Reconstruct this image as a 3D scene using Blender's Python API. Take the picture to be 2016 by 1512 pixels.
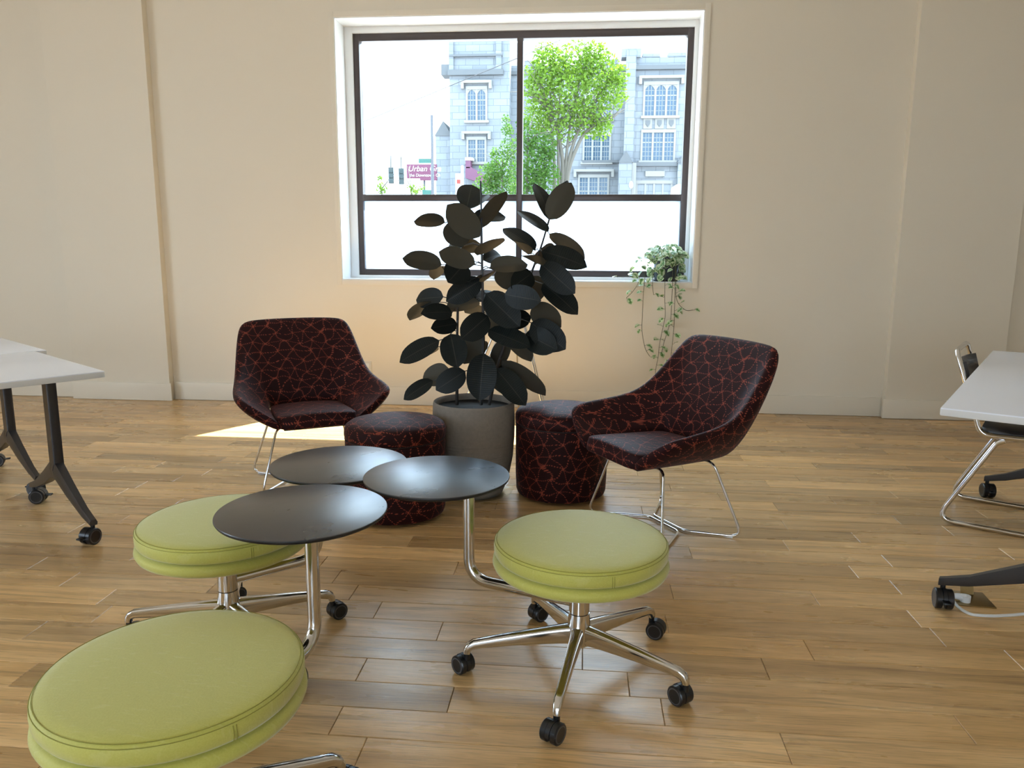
import bpy, bmesh, math, random
from mathutils import Vector, Matrix

# ------------------------------------------------------------------ scene reset
for o in list(bpy.data.objects):
    bpy.data.objects.remove(o, do_unlink=True)
SC = bpy.context.scene
COL = SC.collection
rng = random.Random(11)

# ------------------------------------------------------------------ camera
CAM_H = 1.26
yaw, pitch, roll = math.radians(5.1875), math.radians(10.2), math.radians(0.3142)
fwd = Vector((-math.sin(yaw) * math.cos(pitch), math.cos(yaw) * math.cos(pitch), -math.sin(pitch)))
rgt = Vector((math.cos(yaw), math.sin(yaw), 0))
upv = rgt.cross(fwd)
r2 = rgt * math.cos(roll) + upv * math.sin(roll)
u2 = -rgt * math.sin(roll) + upv * math.cos(roll)
cam_data = bpy.data.cameras.new('camera')
cam_data.sensor_fit = 'HORIZONTAL'
cam_data.sensor_width = 36.0
cam_data.lens = 1514.0 / 2016.0 * 36.0
cam_data.clip_start = 0.05
cam_data.clip_end = 500
cam = bpy.data.objects.new('camera', cam_data)
COL.objects.link(cam)
cam.matrix_world = Matrix(((r2.x, u2.x, -fwd.x, 0), (r2.y, u2.y, -fwd.y, 0), (r2.z, u2.z, -fwd.z, CAM_H), (0, 0, 0, 1)))
SC.camera = cam

# ------------------------------------------------------------------ sky, sun, exposure
SC.view_settings.view_transform = 'Standard'
SC.view_settings.look = 'None'
SC.view_settings.gamma = 1.0
SC.view_settings.use_curve_mapping = False
SC.view_settings.exposure = 1.37
world = bpy.data.worlds.new('sky')
SC.world = world
world.use_nodes = True
wn = world.node_tree
wn.nodes['Background'].inputs[0].default_value = (0.66, 0.82, 1.0, 1)
wn.nodes['Background'].inputs[1].default_value = 3.3

sun_data = bpy.data.lights.new('sun', 'SUN')
sun_data.energy = 12.5
sun_data.angle = math.radians(0.6)
sun_data.color = (1.0, 0.93, 0.84)
sun = bpy.data.objects.new('sun', sun_data)
COL.objects.link(sun)
_az, _el = math.radians(-120.5), math.radians(58.5)
sdir = Vector((math.cos(_el) * math.cos(_az), math.cos(_el) * math.sin(_az), -math.sin(_el)))
sun.rotation_euler = sdir.to_track_quat('-Z', 'Y').to_euler()
sun.location = (3, 12, 14)


def portal(loc, rot, sx, sy):
    d = bpy.data.lights.new('daylight_portal', 'AREA')
    d.shape = 'RECTANGLE'
    d.size, d.size_y = sx, sy
    d.cycles.is_portal = True
    o = bpy.data.objects.new('daylight_portal', d)
    COL.objects.link(o)
    o.location = loc
    o.rotation_euler = rot
    return o


portal((-0.53, 6.42, 1.95), (math.radians(-90), 0, 0), 2.7, 2.0)      # the picture window
portal((-0.8, -4.9, 1.35), (math.radians(90), 0, 0), 3.6, 1.9)        # unseen opening added behind the camera, sized to tune the room light
portal((-7.3, 0.25, 1.85), (0, math.radians(-90), 0), 2.1, 4.1)         # unseen left-wall opening, stands in for windows and adds side light

# ------------------------------------------------------------------ materials
MATS = {}


def mat(name, color, rough=0.5, metal=0.0, spec=0.5, **kw):
    m = bpy.data.materials.new(name)
    m.use_nodes = True
    b = m.node_tree.nodes['Principled BSDF']
    b.inputs['Base Color'].default_value = (*color, 1)
    b.inputs['Roughness'].default_value = rough
    b.inputs['Metallic'].default_value = metal
    b.inputs['Specular IOR Level'].default_value = spec
    for k, v in kw.items():
        b.inputs[k].default_value = v
    MATS[name] = m
    return m


class NT:
    """small helper for node graphs"""
    def __init__(self, m):
        self.t = m.node_tree
        self.b = self.t.nodes.get('Principled BSDF')

    def n(self, kind, **kw):
        x = self.t.nodes.new(kind)
        for k, v in kw.items():
            setattr(x, k, v)
        return x

    def link(self, a, b):
        self.t.links.new(a, b)

    def val(self, sock, v):
        if isinstance(v, (int, float)):
            sock.default_value = v
        else:
            self.link(v, sock)

    def m(self, op, a, b=None, c=None):
        x = self.n('ShaderNodeMath', operation=op)
        self.val(x.inputs[0], a)
        if b is not None:
            self.val(x.inputs[1], b)
        if c is not None:
            self.val(x.inputs[2], c)
        return x.outputs[0]

    def noise(self, vec, scale, detail=3, rough=0.5, dist=0.0):
        x = self.n('ShaderNodeTexNoise')
        if vec is not None:
            self.link(vec, x.inputs['Vector'])
        x.inputs['Scale'].default_value = scale
        x.inputs['Detail'].default_value = detail
        x.inputs['Roughness'].default_value = rough
        x.inputs['Distortion'].default_value = dist
        return x

    def mapping(self, vec, scale=(1, 1, 1), loc=(0, 0, 0), rot=(0, 0, 0)):
        x = self.n('ShaderNodeMapping')
        self.link(vec, x.inputs[0])
        x.inputs['Scale'].default_value = scale
        x.inputs['Location'].default_value = loc
        x.inputs['Rotation'].default_value = rot
        return x.outputs[0]

    def mix(self, fac, a, b, blend='MIX'):
        x = self.n('ShaderNodeMix', data_type='RGBA', blend_type=blend)
        self.val(x.inputs[0], fac)
        for s, v in ((6, a), (7, b)):
            if isinstance(v, tuple):
                x.inputs[s].default_value = (*v, 1)
            else:
                self.link(v, x.inputs[s])
        return x.outputs[2]

    def ramp(self, fac, stops):
        x = self.n('ShaderNodeValToRGB')
        self.link(fac, x.inputs[0])
        e = x.color_ramp.elements
        while len(e) < len(stops):
            e.new(0.5)
        for i, (p, c) in enumerate(stops):
            e[i].position = p
            e[i].color = (*c, 1) if isinstance(c, tuple) else (c, c, c, 1)
        return x.outputs[0]

    def bump(self, h, strength=0.2, dist=0.01):
        x = self.n('ShaderNodeBump')
        x.inputs['Strength'].default_value = strength
        x.inputs['Distance'].default_value = dist
        self.link(h, x.inputs['Height'])
        self.link(x.outputs[0], self.b.inputs['Normal'])


# painted plaster
m = mat('wall_paint', (0.75, 0.69, 0.59), 0.75, spec=0.25)
g = NT(m)
tc = g.n('ShaderNodeTexCoord').outputs['Object']
nz = g.noise(tc, 0.9, 2)
g.link(g.mix(g.m('MULTIPLY', nz.outputs[0], 0.25), (0.835, 0.755, 0.615), (0.81, 0.73, 0.59)), g.b.inputs['Base Color'])
fine = g.noise(tc, 160, 3)
g.bump(fine.outputs[0], 0.06, 0.002)
mat('ceiling_paint', (0.86, 0.84, 0.79), 0.8, spec=0.2)
m = mat('trim_paint', (0.84, 0.76, 0.62), 0.4, spec=0.4)
m = mat('white_paint', (0.93, 0.93, 0.91), 0.22, spec=0.5)
m = mat('bronze_frame', (0.075, 0.06, 0.058), 0.32, 0.35)
mat('gasket', (0.012, 0.013, 0.014), 0.6)

# wood planks
m = mat('oak_planks', (0.3, 0.2, 0.1), 0.33, spec=0.7)
g = NT(m)
uv = g.n('ShaderNodeUVMap', uv_map='plank').outputs[0]
tone = g.n('ShaderNodeAttribute', attribute_name='tone').outputs['Fac']
hue = g.n('ShaderNodeAttribute', attribute_name='hue').outputs['Fac']
wob = g.noise(g.mapping(uv, (1.6, 9, 1)), 1.0, 2, 0.5)
warp = g.n('ShaderNodeVectorMath', operation='MULTIPLY_ADD')
g.link(wob.outputs[1], warp.inputs[0])
warp.inputs[1].default_value = (0.0, 0.075, 0)
g.link(uv, warp.inputs[2])
base = g.noise(g.mapping(warp.outputs[0], (1.3, 16, 1)), 1.0, 4, 0.6)
rings = g.noise(g.mapping(warp.outputs[0], (1.1, 46, 1)), 1.0, 3, 0.6, 0.6)
pores = g.noise(g.mapping(uv, (9, 260, 1)), 1.0, 2, 0.6)
c1 = g.ramp(base.outputs[0], [(0.30, (0.50, 0.30, 0.125)), (0.5, (0.69, 0.435, 0.185)), (0.72, (0.84, 0.56, 0.265))])
dark = g.ramp(rings.outputs[0], [(0.34, 0.0), (0.43, 0.9), (0.5, 1.0), (0.56, 0.72), (0.60, 1.0)])
c2 = g.mix(g.m('MULTIPLY', g.m('SUBTRACT', 1.0, dark), 0.36), c1, (0.14, 0.078, 0.036))
c3 = g.mix(g.m('MULTIPLY', g.ramp(pores.outputs[0], [(0.36, 1.0), (0.46, 0.0)]), 0.28), c2, (0.11, 0.06, 0.028))
knot = g.n('ShaderNodeTexVoronoi')
g.link(g.mapping(uv, (1.15, 4.0, 1)), knot.inputs['Vector'])
knot.inputs['Scale'].default_value = 1.0
km = g.ramp(knot.outputs['Distance'], [(0.02, 1.0), (0.042, 0.0)])
c4 = g.mix(g.m('MULTIPLY', km, 0.8), c3, (0.035, 0.024, 0.018))
tn = g.m('MULTIPLY_ADD', tone, 0.62, 0.70)
cmb = g.n('ShaderNodeCombineColor')
g.link(tn, cmb.inputs[0]); g.link(g.m('MULTIPLY_ADD', hue, 0.05, g.m('SUBTRACT', tn, 0.025)), cmb.inputs[1]); g.link(g.m('MULTIPLY_ADD', hue, 0.16, g.m('SUBTRACT', tn, 0.08)), cmb.inputs[2])
c5 = g.mix(1.0, c4, cmb.outputs[0], 'MULTIPLY')
g.link(c5, g.b.inputs['Base Color'])
rr = g.noise(g.mapping(uv, (3, 12, 1)), 1.0, 3)
g.link(g.m('MULTIPLY_ADD', rr.outputs[0], 0.16, 0.21), g.b.inputs['Roughness'])
g.bump(g.m('ADD', g.m('MULTIPLY', rings.outputs[0], 0.6), g.m('MULTIPLY', pores.outputs[0], 0.5)), 0.22, 0.0022)
mat('joint_dark', (0.05, 0.03, 0.018), 0.8)

# maroon network upholstery
m = mat('maroon_network_fabric', (0.05, 0.012, 0.02), 0.62, spec=0.15)
g = NT(m)
g.b.inputs['Sheen Weight'].default_value = 0.10
g.b.inputs['Sheen Roughness'].default_value = 0.4
g.b.inputs['Sheen Tint'].default_value = (0.9, 0.6, 0.6, 1)
uv = g.n('ShaderNodeUVMap', uv_map='cloth').outputs[0]
wz = g.noise(uv, 8.5, 1, 0.5)
wv = g.n('ShaderNodeVectorMath', operation='MULTIPLY_ADD')
g.link(wz.outputs[1], wv.inputs[0])
wv.inputs[1].default_value = (0.10, 0.10, 0)
g.link(uv, wv.inputs[2])
sx = g.n('ShaderNodeSeparateXYZ')
g.link(wv.outputs[0], sx.inputs[0])
A_, B_ = 0.082, 0.062
vv = g.m('DIVIDE', sx.outputs[1], B_)
uu = g.m('SUBTRACT', g.m('DIVIDE', sx.outputs[0], A_), g.m('MULTIPLY', vv, 0.5))
ww = g.m('ADD', uu, vv)


def near_int(x):
    return g.m('SUBTRACT', x, g.m('ROUND', x))


def dots(cross, cs, along, ls, n):
    dc = g.m('MULTIPLY', near_int(cross), cs)
    da = g.m('MULTIPLY', near_int(g.m('MULTIPLY', along, n)), ls / n)
    r = g.m('SQRT', g.m('ADD', g.m('MULTIPLY', dc, dc), g.m('MULTIPLY', da, da)))
    return g.m('LESS_THAN', r, 0.0031)


d1 = dots(vv, B_, uu, A_, 7)
d2 = dots(uu, A_ * 0.83, vv, 0.0743, 7)
d3 = dots(ww, A_ * 0.83, vv, 0.0743, 7)
du, dv = near_int(uu), near_int(vv)
ex = g.m('MULTIPLY', g.m('MULTIPLY_ADD', dv, 0.5, du), A_)
ey = g.m('MULTIPLY', dv, B_)
nd = g.m('LESS_THAN', g.m('SQRT', g.m('ADD', g.m('MULTIPLY', ex, ex), g.m('MULTIPLY', ey, ey))), 0.0062)
mask = g.m('MAXIMUM', g.m('MAXIMUM', d1, d2), g.m('MAXIMUM', d3, nd))
weave = g.noise(g.mapping(uv, (900, 900, 1)), 1.0, 1)
cb = g.mix(weave.outputs[0], (0.015, 0.0032, 0.0036), (0.026, 0.0055, 0.006))
g.link(g.mix(mask, cb, (0.26, 0.055, 0.032)), g.b.inputs['Base Color'])
g.bump(weave.outputs[0], 0.15, 0.0008)
mat('seam_dark', (0.012, 0.005, 0.006), 0.7)

# lime upholstery
m = mat('lime_fabric', (0.46, 0.44, 0.10), 0.6, spec=0.45)
g = NT(m)
g.b.inputs['Sheen Weight'].default_value = 0.45
tc = g.n('ShaderNodeTexCoord').outputs['Object']
n1 = g.noise(g.mapping(tc, (28, 150, 28), rot=(0, 0, 0.3)), 1.0, 2)
flk = g.ramp(n1.outputs[0], [(0.60, 0.0), (0.68, 1.0)])
n2 = g.noise(tc, 300, 2)
cc = g.mix(n2.outputs[0], (0.50, 0.475, 0.075), (0.61, 0.585, 0.13))
g.link(g.mix(g.m('MULTIPLY', flk, 0.22), cc, (0.68, 0.66, 0.25)), g.b.inputs['Base Color'])
g.bump(g.m('ADD', n2.outputs[0], g.m('MULTIPLY', flk, 0.6)), 0.25, 0.0008)
mat('lime_stitch', (0.33, 0.31, 0.055), 0.8)

# metals and plastics
mat('chrome', (0.72, 0.72, 0.72), 0.09, 1.0)
mat('polished_aluminium', (0.66, 0.65, 0.63), 0.13, 1.0)
mat('black_plastic', (0.010, 0.010, 0.011), 0.32)
mat('grey_plastic', (0.09, 0.09, 0.095), 0.4)
m = mat('black_laminate', (0.018, 0.018, 0.021), 0.30, spec=1.0)
g = NT(m)
tc = g.n('ShaderNodeTexCoord').outputs['Object']
s1 = g.noise(g.mapping(tc, (3, 9, 3)), 1.0, 4, 0.6)
g.link(g.m('MULTIPLY_ADD', s1.outputs[0], 0.14, 0.22), g.b.inputs['Roughness'])
mat('black_edge', (0.008, 0.008, 0.009), 0.5)
mat('dark_metal', (0.055, 0.053, 0.055), 0.34, 0.6)
mat('white_laminate', (0.92, 0.925, 0.97), 0.22, spec=0.7)
mat('white_edge', (0.74, 0.72, 0.68), 0.5)
mat('black_vinyl', (0.022, 0.020, 0.020), 0.38)
mat('brass', (0.36, 0.27, 0.13), 0.32, 1.0)
mat('white_plastic', (0.82, 0.82, 0.80), 0.35)
mat('outlet_plate', (0.74, 0.70, 0.62), 0.4)

# concrete pot
m = mat('concrete_pot', (0.21, 0.18, 0.15), 0.85, spec=0.2)
g = NT(m)
tc = g.n('ShaderNodeTexCoord').outputs['Object']
n1 = g.noise(tc, 55, 4, 0.7)
lines = g.noise(g.mapping(tc, (6, 6, 130)), 1.0, 3, 0.6)
sp = g.n('ShaderNodeSeparateXYZ'); g.link(tc, sp.inputs[0])
band = g.ramp(g.m('MULTIPLY', sp.outputs[2], 2.0), [(0.40, 1.0), (0.58, 1.0), (0.62, 0.0)])
g.link(g.mix(n1.outputs[0], (0.20, 0.172, 0.145), (0.30, 0.262, 0.22)), g.b.inputs['Base Color'])
g.bump(g.m('ADD', g.m('MULTIPLY', n1.outputs[0], 0.35), g.m('MULTIPLY', g.m('MULTIPLY', lines.outputs[0], band), 1.6)), 0.5, 0.006)
mat('soil', (0.006, 0.005, 0.004), 0.95)
mat('grow_pot', (0.035, 0.045, 0.052), 0.45)

# leaves
m = mat('rubber_leaf_top', (0.016, 0.021, 0.019), 0.42, spec=0.2)
g = NT(m)
uv = g.n('ShaderNodeUVMap', uv_map='leaf').outputs[0]
s = g.n('ShaderNodeSeparateXYZ'); g.link(uv, s.inputs[0])
rib = g.m('LESS_THAN', g.m('ABSOLUTE', s.outputs[1]), 0.035)
vein = g.n('ShaderNodeTexWave', bands_direction='X')
g.link(g.mapping(uv, (7, 2.2, 1)), vein.inputs['Vector'])
vein.inputs['Scale'].default_value = 1.0
vein.inputs['Distortion'].default_value = 1.2
g.link(g.mix(rib, g.mix(vein.outputs[1], (0.007, 0.010, 0.0095), (0.012, 0.016, 0.014)), (0.035, 0.036, 0.03)), g.b.inputs['Base Color'])
g.bump(vein.outputs[1], 0.12, 0.003)
m = mat('rubber_leaf_under', (0.085, 0.078, 0.058), 0.55, spec=0.3)
mat('rubber_stem', (0.030, 0.024, 0.020), 0.6)
m = mat('pothos_leaf', (0.2, 0.35, 0.12), 0.4, spec=0.4)
g = NT(m)
uv = g.n('ShaderNodeUVMap', uv_map='leaf').outputs[0]
oi = g.n('ShaderNodeObjectInfo').outputs['Random']
off = g.n('ShaderNodeVectorMath', operation='ADD')
g.link(uv, off.inputs[0]); g.link(oi, off.inputs[1])
n1 = g.noise(off.outputs[0], 2.4, 2, 0.5)
s = g.n('ShaderNodeSeparateXYZ'); g.link(uv, s.inputs[0])
edge = g.m('MULTIPLY_ADD', g.m('ABSOLUTE', s.outputs[1]), 0.34, n1.outputs[0])
g.link(g.ramp(edge, [(0.52, (0.10, 0.24, 0.055)), (0.62, (0.20, 0.36, 0.12)), (0.66, (0.62, 0.70, 0.44))]), g.b.inputs['Base Color'])
g.b.inputs['Subsurface Weight'].default_value = 0.0
g.b.inputs['Transmission Weight'].default_value = 0.0
mat('pothos_vine', (0.085, 0.085, 0.03), 0.6)

# glazing
def thin_glass(name, tint, refl=1.0):
    m = bpy.data.materials.new(name)
    m.use_nodes = True
    t = m.node_tree
    t.nodes.remove(t.nodes['Principled BSDF'])
    tr = t.nodes.new('ShaderNodeBsdfTransparent'); tr.inputs[0].default_value = (*tint, 1)
    gl = t.nodes.new('ShaderNodeBsdfGlossy'); gl.inputs['Roughness'].default_value = 0.02
    lw = t.nodes.new('ShaderNodeLayerWeight'); lw.inputs[0].default_value = 0.5
    pw = t.nodes.new('ShaderNodeMath'); pw.operation = 'POWER'; pw.inputs[1].default_value = 5.0
    fr = t.nodes.new('ShaderNodeMath'); fr.operation = 'MULTIPLY_ADD'; fr.inputs[1].default_value = 0.7; fr.inputs[2].default_value = 0.03
    t.links.new(lw.outputs['Facing'], pw.inputs[0]); t.links.new(pw.outputs[0], fr.inputs[0])
    mx = t.nodes.new('ShaderNodeMixShader')
    t.links.new(fr.outputs[0], mx.inputs[0]); t.links.new(tr.outputs[0], mx.inputs[1]); t.links.new(gl.outputs[0], mx.inputs[2])
    t.links.new(mx.outputs[0], t.nodes['Material Output'].inputs[0])
    MATS[name] = m


thin_glass('clear_glass', (0.95, 0.98, 0.97))
m = bpy.data.materials.new('frosted_film')
m.use_nodes = True
t = m.node_tree
t.nodes.remove(t.nodes['Principled BSDF'])
tl = t.nodes.new('ShaderNodeBsdfTranslucent'); tl.inputs[0].default_value = (0.74, 0.86, 0.97, 1)
df = t.nodes.new('ShaderNodeBsdfDiffuse'); df.inputs[0].default_value = (0.9, 0.9, 0.9, 1)
mx = t.nodes.new('ShaderNodeMixShader'); mx.inputs[0].default_value = 0.22
t.links.new(tl.outputs[0], mx.inputs[1]); t.links.new(df.outputs[0], mx.inputs[2])
t.links.new(mx.outputs[0], t.nodes['Material Output'].inputs[0])
MATS['frosted_film'] = m

# outdoors
m = mat('grey_stone', (0.55, 0.55, 0.54), 0.85, spec=0.2)
g = NT(m)
tc = g.n('ShaderNodeTexCoord').outputs['Object']
sp = g.n('ShaderNodeSeparateXYZ'); g.link(tc, sp.inputs[0])
cb = g.n('ShaderNodeCombineXYZ')
g.link(g.m('ADD', sp.outputs[0], sp.outputs[1]), cb.inputs[0]); g.link(sp.outputs[2], cb.inputs[1])
br = g.n('ShaderNodeTexBrick')
g.link(cb.outputs[0], br.inputs['Vector'])
br.inputs['Scale'].default_value = 1.0
br.inputs['Brick Width'].default_value = 0.78
br.inputs['Row Height'].default_value = 0.36
br.inputs['Mortar Size'].default_value = 0.014
br.inputs['Color1'].default_value = (0.21, 0.225, 0.245, 1)
br.inputs['Color2'].default_value = (0.165, 0.18, 0.20, 1)
br.inputs['Mortar'].default_value = (0.10, 0.11, 0.125, 1)
n1 = g.noise(tc, 1.3, 4)
g.link(g.mix(g.m('MULTIPLY', n1.outputs[0], 0.35), br.outputs[0], (0.17, 0.185, 0.205)), g.b.inputs['Base Color'])
mat('pale_stone', (0.235, 0.23, 0.22), 0.85, spec=0.2)
mat('weathered_stone', (0.11, 0.117, 0.125), 0.9, spec=0.2)
mat('leaded_glass', (0.03, 0.065, 0.11), 0.15, spec=0.5)
mat('window_putty', (0.22, 0.22, 0.21), 0.6)
mat('door_cream', (0.62, 0.58, 0.46), 0.6)
m = mat('maple_leaf', (0.11, 0.20, 0.02), 0.55, spec=0.3)
m = mat('dark_leaf', (0.055, 0.13, 0.022), 0.55, spec=0.3)
for nm, tcol in (('maple_leaf', (0.16, 0.30, 0.02)), ('dark_leaf', (0.10, 0.23, 0.03))):
    t = MATS[nm].node_tree
    tl = t.nodes.new('ShaderNodeBsdfTranslucent'); tl.inputs[0].default_value = (*tcol, 1)
    mx = t.nodes.new('ShaderNodeMixShader'); mx.inputs[0].default_value = 0.45
    t.links.new(t.nodes['Principled BSDF'].outputs[0], mx.inputs[1]); t.links.new(tl.outputs[0], mx.inputs[2])
    t.links.new(mx.outputs[0], t.nodes['Material Output'].inputs[0])
mat('tree_bark', (0.10, 0.09, 0.075), 0.9)
mat('signal_dark', (0.012, 0.03, 0.035), 0.5)
mat('pole_grey', (0.07, 0.075, 0.09), 0.5)
mat('sign_magenta', (0.105, 0.018, 0.055), 0.5)
mat('sign_white', (0.5, 0.5, 0.49), 0.5)
mat('sign_green', (0.015, 0.09, 0.075), 0.5)
mat('sign_red', (0.22, 0.02, 0.015), 0.5)
mat('awning_plum', (0.12, 0.04, 0.085), 0.6)
mat('street_asphalt', (0.36, 0.37, 0.39), 0.9)
mat('wire_black', (0.03, 0.03, 0.035), 0.7)

# ------------------------------------------------------------------ mesh helpers
class MB:
    """collects geometry for one mesh object"""
    def __init__(self):
        self.v, self.f, self.m = [], [], []

    def add(self, verts, faces, mi=0):
        o = len(self.v)
        self.v += [tuple(p) for p in verts]
        self.f += [tuple(i + o for i in f) for f in faces]
        self.m += [mi] * len(faces)
        return self

    def box(self, x0, x1, y0, y1, z0, z1, mi=0, bev=0.0, M=None):
        bm = bmesh.new()
        vs = [bm.verts.new((x, y, z)) for x in (x0, x1) for y in (y0, y1) for z in (z0, z1)]
        for q in ((0, 1, 3, 2), (4, 6, 7, 5), (0, 4, 5, 1), (2, 3, 7, 6), (0, 2, 6, 4), (1, 5, 7, 3)):
            bm.faces.new([vs[i] for i in q])
        if bev > 0:
            bmesh.ops.bevel(bm, geom=bm.edges[:], offset=bev, segments=2, profile=0.6, affect='EDGES')
        bm.verts.index_update()
        pts = [v.co.copy() for v in bm.verts]
        if M is not None:
            pts = [M @ p for p in pts]
        self.add(pts, [[v.index for v in f.verts] for f in bm.faces], mi)
        bm.free()
        return self

    def tube(self, pts, r, seg=10, mi=0, cap=True, closed=False):
        pts = [Vector(p) for p in pts]
        n = len(pts)
        rad = r if isinstance(r, (list, tuple)) else [r] * n
        T = []
        for i in range(n):
            a = pts[(i - 1) % n] if (closed or i > 0) else pts[i]
            b = pts[(i + 1) % n] if (closed or i < n - 1) else pts[i]
            T.append((b - a).normalized())
        up = Vector((0, 0, 1)) if abs(T[0].z) < 0.9 else Vector((1, 0, 0))
        N = (up - T[0] * up.dot(T[0])).normalized()
        V, F = [], []
        for i in range(n):
            N = (N - T[i] * N.dot(T[i]))
            N = N.normalized() if N.length > 1e-6 else T[i].orthogonal().normalized()
            B = T[i].cross(N)
            for k in range(seg):
                a = 2 * math.pi * k / seg
                V.append(pts[i] + (N * math.cos(a) + B * math.sin(a)) * rad[i])
        rng_ = range(n) if closed else range(n - 1)
        for i in rng_:
            j = (i + 1) % n
            for k in range(seg):
                l = (k + 1) % seg
                F.append((i * seg + k, i * seg + l, j * seg + l, j * seg + k))
        if cap and not closed:
            F.append(tuple(range(seg - 1, -1, -1)))
            F.append(tuple((n - 1) * seg + k for k in range(seg)))
        return self.add(V, F, mi)

    def lathe(self, prof, seg=32, c=(0, 0, 0), mi=0, cap0=True, cap1=True):
        V, F = [], []
        for r, z in prof:
            for k in range(seg):
                a = 2 * math.pi * k / seg
                V.append((c[0] + r * math.cos(a), c[1] + r * math.sin(a), c[2] + z))
        for i in range(len(prof) - 1):
            for k in range(seg):
                l = (k + 1) % seg
                F.append((i * seg + k, i * seg + l, (i + 1) * seg + l, (i + 1) * seg + k))
        if cap0:
            F.append(tuple(range(seg - 1, -1, -1)))
        if cap1:
            F.append(tuple((len(prof) - 1) * seg + k for k in range(seg)))
        return self.add(V, F, mi)

    def cyl(self, a, b, r, seg=16, mi=0):
        return self.tube([a, b], r, seg, mi)

    def loft(self, secs, mi=0, cap=True):
        n = len(secs[0])
        V = [p for s in secs for p in s]
        F = []
        for i in range(len(secs) - 1):
            for k in range(n):
                l = (k + 1) % n
                F.append((i * n + k, i * n + l, (i + 1) * n + l, (i + 1) * n + k))
        if cap:
            F.append(tuple(range(n - 1, -1, -1)))
            F.append(tuple((len(secs) - 1) * n + k for k in range(n)))
        return self.add(V, F, mi)

    def prism(self, poly, y0, y1, mi=0):
        """polygon in (x, z) extruded along y"""
        n = len(poly)
        V = [(x, y0, z) for x, z in poly] + [(x, y1, z) for x, z in poly]
        F = [tuple(range(n)), tuple(range(2 * n - 1, n - 1, -1))]
        for k in range(n):
            l = (k + 1) % n
            F.append((k, n + k, n + l, l))
        return self.add(V, F, mi)

    def mesh(self, name, mats, smooth=None):
        me = bpy.data.meshes.new(name)
        me.from_pydata(self.v, [], self.f)
        for mm in mats:
            me.materials.append(MATS[mm])
        for p, i in zip(me.polygons, self.m):
            p.material_index = i
        bm = bmesh.new(); bm.from_mesh(me)
        bmesh.ops.recalc_face_normals(bm, faces=bm.faces[:])
        bm.to_mesh(me); bm.free()
        if smooth is not None:
            for p in me.polygons:
                p.use_smooth = True
            me.set_sharp_from_angle(angle=math.radians(smooth))
        me.update()
        return me

    def build(self, name, mats, parent=None, smooth=35, loc=None, rotz=None):
        if isinstance(mats, str):
            mats = [mats]
        o = bpy.data.objects.new(name, self.mesh(name, mats, smooth))
        COL.objects.link(o)
        if parent is not None:
            o.parent = parent
        if loc is not None:
            o.location = loc
        if rotz is not None:
            o.rotation_euler = (0, 0, rotz)
        return o


def fillet(pts, rad, n=6):
    """round the inner corners of a polyline"""
    pts = [Vector(p) for p in pts]
    out = [pts[0]]
    rr = rad if isinstance(rad, (list, tuple)) else [rad] * (len(pts) - 2)
    for i in range(1, len(pts) - 1):
        a, b, c = pts[i - 1], pts[i], pts[i + 1]
        d1, d2 = (a - b), (c - b)
        k = min(rr[i - 1], d1.length * 0.48, d2.length * 0.48)
        p, q = b + d1.normalized() * k, b + d2.normalized() * k
        for j in range(n + 1):
            t = j / n
            out.append(p * (1 - t) ** 2 + b * 2 * t * (1 - t) + q * t * t)
    out.append(pts[-1])
    return out


def tag(o, label=None, cat=None, group=None, kind=None):
    if label: o['label'] = label
    if cat: o['category'] = cat
    if group: o['group'] = group
    if kind: o['kind'] = kind
    return o


def thing(name, label, cat, loc=(0, 0, 0), rotz=0.0, group=None):
    o = bpy.data.objects.new(name, None)
    o.empty_display_size = 0.1
    COL.objects.link(o)
    o.location = loc
    o.rotation_euler = (0, 0, rotz)
    return tag(o, label, cat, group)


def copy_tree(o, parent=None):
    c = o.copy()
    COL.objects.link(c)
    c.parent = parent
    for ch in list(o.children):
        copy_tree(ch, c)
    return c


# ------------------------------------------------------------------ room shell
WY = 5.935                                     # inner face of the window wall
RX0, RX1, RZ0, RZ1 = -1.879, 0.821, 0.990, 2.914   # reveal opening
CEIL = 3.7
LX, RXW, BY = -7.4, 5.6, -5.0

b = MB()
b.box(LX - 0.2, RX0, WY, WY + 0.34, -0.3, CEIL)
b.box(RX1, RXW + 0.2, WY, WY + 0.34, -0.3, CEIL)
b.box(RX0, RX1, WY, WY + 0.34, -0.3, RZ0)
b.box(RX0, RX1, WY, WY + 0.34, RZ1, CEIL)
wall_front = tag(b.build('wall_front', 'wall_paint', smooth=None), 'cream painted wall around the picture window', kind='structure')
for nm, x0, x1, y in (('trim_1', -4.14, -3.324, 5.868), ('trim_2', 2.269, 3.085, 5.870)):
    tag(MB().box(x0, x1, y, WY, 0, CEIL, bev=0.003).build(nm, 'wall_paint', smooth=None), 'shallow cream pilaster on the window wall', kind='structure')


def baseboard(name, segs):
    bb = MB()
    for x0, x1, y in segs:
        bb.box(x0, x1, y - 0.014, y, 0.002, 0.146, bev=0.003)
    return tag(bb.build(name, 'trim_paint', smooth=30), 'cream painted baseboard', kind='structure')


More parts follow.
